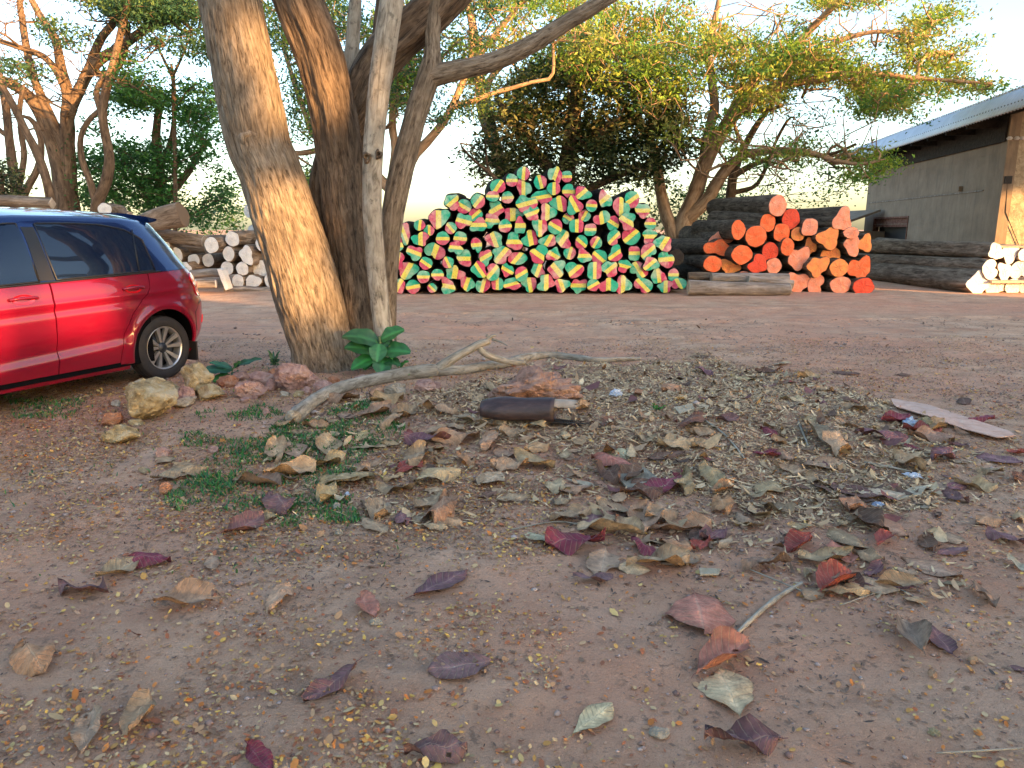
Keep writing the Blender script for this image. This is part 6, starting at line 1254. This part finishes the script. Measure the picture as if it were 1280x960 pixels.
V, Fc, bk = tube([at(290, 478, SY), at(290, 460, SY)], [.008, .005], 6); obj('stem', V-np.array(sp), Fc, m_plain('seedling_stem', (.10, .12, .05)), seed)
sp2 = gp(342, 466); weed = empty('weed', sp2, label='small thin leaved weed left of the leaning trunk', cat='plant'); WY_ = sp2.y; rg = random.Random(4)
for i in range(16): u = 342+rg.uniform(-9, 9); v = 450+rg.uniform(-14, 10); plant_leaf(weed, at(342, 455, WY_), at(u, v, WY_+rg.uniform(-.08, .08)), .022, (.04, .10, .045), sag=.2)
V, Fc, bk = tube([at(342, 468, WY_), at(342, 450, WY_)], [.005, .003], 5); obj('stem', V-np.array(sp2), Fc, M['log_grey'], weed)

# ---- ground cover
MOUND = [(520,490),(640,470),(760,452),(900,452),(1010,470),(1100,500),(1180,560),(1160,640),(1060,660),(960,650),(860,620),(760,570),(640,560),(540,530)]
ORLF = [(200,560),(420,520),(620,590),(800,620),(820,660),(720,700),(560,690),(440,700),(300,720),(180,640)]
LEFTL = [(-40,480),(120,480),(200,520),(200,560),(120,600),(-40,590)]
LEFT2 = [(60,600),(330,620),(420,700),(330,770),(150,760),(60,690)]
GRASS = [(230,590),(300,560),(360,520),(420,520),(480,500),(500,540),(440,570),(400,620),(470,640),(440,665),(330,650),(240,640),(205,610)]
GR2 = [(240,508),(340,505),(350,520),(250,522)]; GR3 = [(0,498),(110,500),(100,525),(10,525)]; GR4 = [(230,548),(330,545),(340,560),(235,565)]
def scatter(n, region, seed, xr=(-4.5, 6.5), yr=(1.45, 9.5)):
    rg = np.random.default_rng(seed); x = rg.uniform(*xr, n); y = rg.uniform(*yr, n); z = H(x, y); u, v = px(x, y, z)
    ok = (u > -60) & (u < 1340) & (v > 400) & (v < 1010); d = region(u, v, x, y, rg); keep = ok & (rg.random(n) < d); return x[keep], y[keep], z[keep], rg
def flakes(name, x, y, z, rg, L_, asp, cols, tilt, mat, label, lift=.003, curl=.0, thick=False):
    n = len(x); a = rg.uniform(0, 6.283, n); ti = rg.normal(0, tilt, n); ro = rg.normal(0, tilt, n)
    ln = L_*rg.lognormal(0, .35, n); w = ln*asp*rg.uniform(.7, 1.3, n)
    ax = np.stack([np.cos(a)*np.cos(ti), np.sin(a)*np.cos(ti), np.sin(ti)], -1); sd = np.stack([-np.sin(a), np.cos(a), np.sin(ro)], -1); sd /= np.linalg.norm(sd, axis=1)[:, None]
    c = np.stack([x, y, z+lift+np.abs(np.sin(ti))*ln*.4+rg.uniform(0, .004, n)], -1); nn = np.cross(ax, sd)
    l = ln[:, None]; w = w[:, None]; cu = (curl*rg.uniform(.2, 1, n))[:, None]*l
    V = np.stack([c-ax*l*.5+nn*cu, c-ax*l*.12+sd*w*.5, c+ax*l*.28+sd*w*.42, c+ax*l*.5+nn*cu, c+ax*l*.2-sd*w*.5, c-ax*l*.2-sd*w*.44], 1).reshape(-1, 3)
    i = np.arange(n)[:, None]*6; Fq = np.concatenate([i+np.array([[0, 1, 4, 5]])*1, i+np.array([[1, 2, 3, 4]])]); col = np.asarray(cols)[rg.integers(0, len(cols), n)]*rg.uniform(.75, 1.25, (n, 1))
    o = obj(name, V, Fq, mat, col=np.repeat(col, 6, 0), smooth=False); return tag(o, label, 'ground litter', None, 'stuff')
cl = lambda x, y, s, o: .5+.9*fbm(np.stack([x*s, y*s], -1), 3, o)
def d_leaflet(u, v, x, y, rg):
    d = .10+.30*(cl(x, y, 2.2, 5) > .60)+.25*(cl(x, y, 4.5, 15) > .78)+.75*soft(ORLF, u, v)*np.clip(1.8*cl(x, y, 3, 6)-.1, 0, 1)+.35*soft(LEFTL, u, v)+.28*soft(LEFT2, u, v)*np.clip(cl(x, y, 3, 7), 0, 1)+.12*soft(MOUND, u, v)
    d = np.where((u > 700) & (v > 620), d*.42, d); d = np.where((u < 640) & (v > 860), d*1.7, d); d = np.where(v < 450, d*.35, d); return np.clip(d, 0, 1)
YL = G((.60, .36, .08), (.50, .26, .07), (.52, .18, .04), (.58, .40, .15), (.36, .12, .05), (.50, .34, .17), (.38, .23, .12), (.26, .10, .05), (.28, .16, .09), (.42, .22, .10), (.34, .21, .13), (.22, .13, .08))
x, y, z, rg = scatter(560000, d_leaflet, 1); flakes('leaflet_litter', x, y, z, rg, .0142, .55, YL, .30, M['litter'], 'tiny yellow and orange leaflets strewn over the clay')
x, y, z, rg = scatter(9000, lambda u, v, x, y, rg: .05+.25*soft(ORLF, u, v)+.1*(cl(x, y, 2, 8) > .7), 11); flakes('leaflet_litter', x, y, z, rg, .024, .55, YL, .35, M['litter'], 'larger yellow and rusty leaflets strewn over the clay', curl=.15)
CH_ = G((.64, .44, .23), (.54, .36, .19), (.42, .275, .15), (.70, .53, .31), (.26, .16, .09), (.16, .10, .06), (.58, .41, .23), (.48, .31, .17))
def d_chip(u, v, x, y, rg): return np.clip(.85*soft(MOUND, u, v, 30)*np.clip(cl(x, y, 2.4, 16)+.45, .25, 1)+.15*soft(RIGHT_POLY, u, v, 30)*np.clip(cl(x, y, 3, 17), 0, 1)+.22*soft(BROWN_POLY, u, v, 25), 0, 1)
x, y, z, rg = scatter(430000, d_chip, 2); flakes('chip_litter', x, y, z, rg, .031, .20, CH_, .24, M['litter'], 'broken straw bark chips and dry fragments covering the low mound', .004)
x, y, z, rg = scatter(24000, d_chip, 3); flakes('chip_litter', x, y, z, rg, .048, .30, CH_, .24, M['litter'], 'coarser dry leaf fragments on the low mound', .006, .22)
x, y, z, rg = scatter(7000, lambda u, v, x, y, rg: np.clip(d_chip(u, v, x, y, rg)*.8+.3*soft(LEFTL, u, v)*0, 0, 1), 4); flakes('straw_litter', x, y, z, rg, .085, .055, CH_, .18, M['litter'], 'thin dry stalks scattered through the litter mound', .010)
x, y, z, rg = scatter(130000, lambda u, v, x, y, rg: np.clip(.05+.45*soft(ORLF, u, v, 25)+.4*soft(BROWN_POLY, u, v, 25)+.35*soft(RIGHT_POLY, u, v, 25)+.45*(cl(x, y, 1.3, 9) > .60)+.5*soft(LEFTL, u, v, 25)+.30*soft(LEFT2, u, v), 0, 1)*np.where(v < 430, .3, 1), 5); flakes('dark_litter', x, y, z, rg, .016, .30, G((.12, .075, .05), (.17, .11, .075), (.08, .055, .04), (.22, .15, .10)), .3, M['litter'], 'dark broken bits of leaf and soil crumbs on the clay')
x, y, z, rg = scatter(36000, lambda u, v, x, y, rg: np.where(v < 475, .5*(cl(x, y, .9, 19) > .55), .03), 6, (-7, 12), (5, 15)); flakes('dark_litter', x, y, z, rg, .035, .30, G((.12, .075, .05), (.17, .11, .075), (.24, .17, .12)), .25, M['litter'], 'dry scraps scattered over the far clay yard')
LB_ = G((.42, .285, .16), (.34, .225, .14), (.38, .25, .15), (.26, .16, .10), (.20, .085, .08), (.48, .36, .22), (.14, .085, .06), (.44, .31, .18))
x, y, z, rg = scatter(3600, lambda u, v, x, y, rg: np.clip(.55*soft(BROWN_POLY, u, v, 30)+.38*soft(RIGHT_POLY, u, v, 30)+.5*soft(MOUND, u, v, 30), 0, 1), 7); flakes('leaf_litter', x, y, z, rg, .068, .5, LB_, .30, M['dry_leaf'], 'smaller broken dry leaves bedded among the big fallen ones', .010, .28)
# pebbles and clods: one stuff mesh of small faceted lumps
def clods(n, reg, size, cols, seed, label, **kw):
    x, y, z, rg = scatter(n, reg, seed, **kw); n = len(x); ico = np.array([(0, 0, 1), (.9, 0, .2), (.2, .85, .25), (-.75, .5, .15), (-.7, -.55, .2), (.25, -.9, .2), (0, 0, -.6)])
    s = size*rg.lognormal(0, .45, n); V = ico[None]*(1+rg.normal(0, .16, (n, 7, 3)))*s[:, None, None]*np.array([1, 1, .7]); V = V+np.stack([x, y, z+s*.15], -1)[:, None]
    T = np.array([(0, 1, 2), (0, 2, 3), (0, 3, 4), (0, 4, 5), (0, 5, 1), (6, 2, 1), (6, 3, 2), (6, 4, 3), (6, 5, 4), (6, 1, 5)]); Fq = (np.arange(n)[:, None, None]*7+T[None]).reshape(-1, 3)
    col = np.asarray(cols)[rg.integers(0, len(cols), n)]*rg.uniform(.8, 1.2, (n, 1)); o = obj('pebbles', V.reshape(-1, 3), Fq, M['litter'], col=np.repeat(col, 7, 0)); tag(o, label, 'pebbles', None, 'stuff')
clods(60000, lambda u, v, x, y, rg: np.clip(.15+.5*(cl(x, y, 1.8, 12) > .58), 0, 1), .0055, G((.34, .23, .18), (.27, .17, .13), (.40, .30, .25), (.22, .13, .10)), 8, 'clay crumbs and grit over the yard')
clods(5200, lambda u, v, x, y, rg: np.clip(.1+.5*(cl(x, y, 1.1, 13) > .6), 0, 1)*np.where(v < 540, 1, .25), .013, G((.34, .24, .19), (.40, .32, .27), (.25, .16, .12)), 9, 'small stones and clods over the yard', xr=(-6, 9), yr=(1.5, 14))
# grass and creeping weeds
def grass():
    reg = lambda u, v, x, y, rg: np.clip((.85*soft(GRASS, u, v, 30)+.55*soft(GR2, u, v)+.35*soft(GR3, u, v)+.4*soft(GR4, u, v))*np.clip(1.6*cl(x, y, 5, 22)-.15, 0, 1)+.004*(u < 520), 0, 1)
    x, y, z, rg = scatter(150000, reg, 10, (-4.5, 0), (2.8, 7.5)); n = len(x); a = rg.uniform(0, 6.283, n); h = rg.uniform(.010, .034, n); w = rg.uniform(.004, .009, n)
    le = rg.uniform(.3, 1.5, n)*h; d = np.stack([np.cos(a), np.sin(a), a*0], -1); s = np.stack([-np.sin(a), np.cos(a), a*0], -1)*w[:, None]; c = np.stack([x, y, z-.002], -1); up = np.array([0, 0, 1.])
    m1 = c+d*(le*.35)[:, None]+up*(h*.6)[:, None]; t1 = c+d*le[:, None]+up*h[:, None]
    V = np.stack([c-s*.5, c+s*.5, m1+s*.6, m1-s*.6, t1+s*.1, t1-s*.1], 1).reshape(-1, 3); i = np.arange(n)[:, None]*6; Fq = np.concatenate([i+np.array([[0, 1, 2, 3]]), i+np.array([[3, 2, 4, 5]])])
    col = np.asarray(G((.05, .19, .05), (.08, .25, .05), (.045, .16, .065), (.12, .24, .06)))[rg.integers(0, 4, n)]*rg.uniform(.7, 1.3, (n, 1)); o = obj('grass', V, Fq, M['foliage'], col=np.repeat(col, 6, 0), smooth=False); tag(o, 'short green creeping grass growing through the leaf litter', 'grass', None, 'stuff')
grass()
for i, (u, v) in enumerate([(822, 510), (118, 487)][:1]):
    p = gp(u, v+3); w = empty('weed', p, label='tiny bright green tuft on the litter right of the bark tube', cat='plant'); rg = random.Random(8)
    for k in range(9): plant_leaf(w, p, p+Vector((rg.uniform(-.05, .05), rg.uniform(-.04, .04), rg.uniform(.02, .06))), .014, (.05, .17, .03))
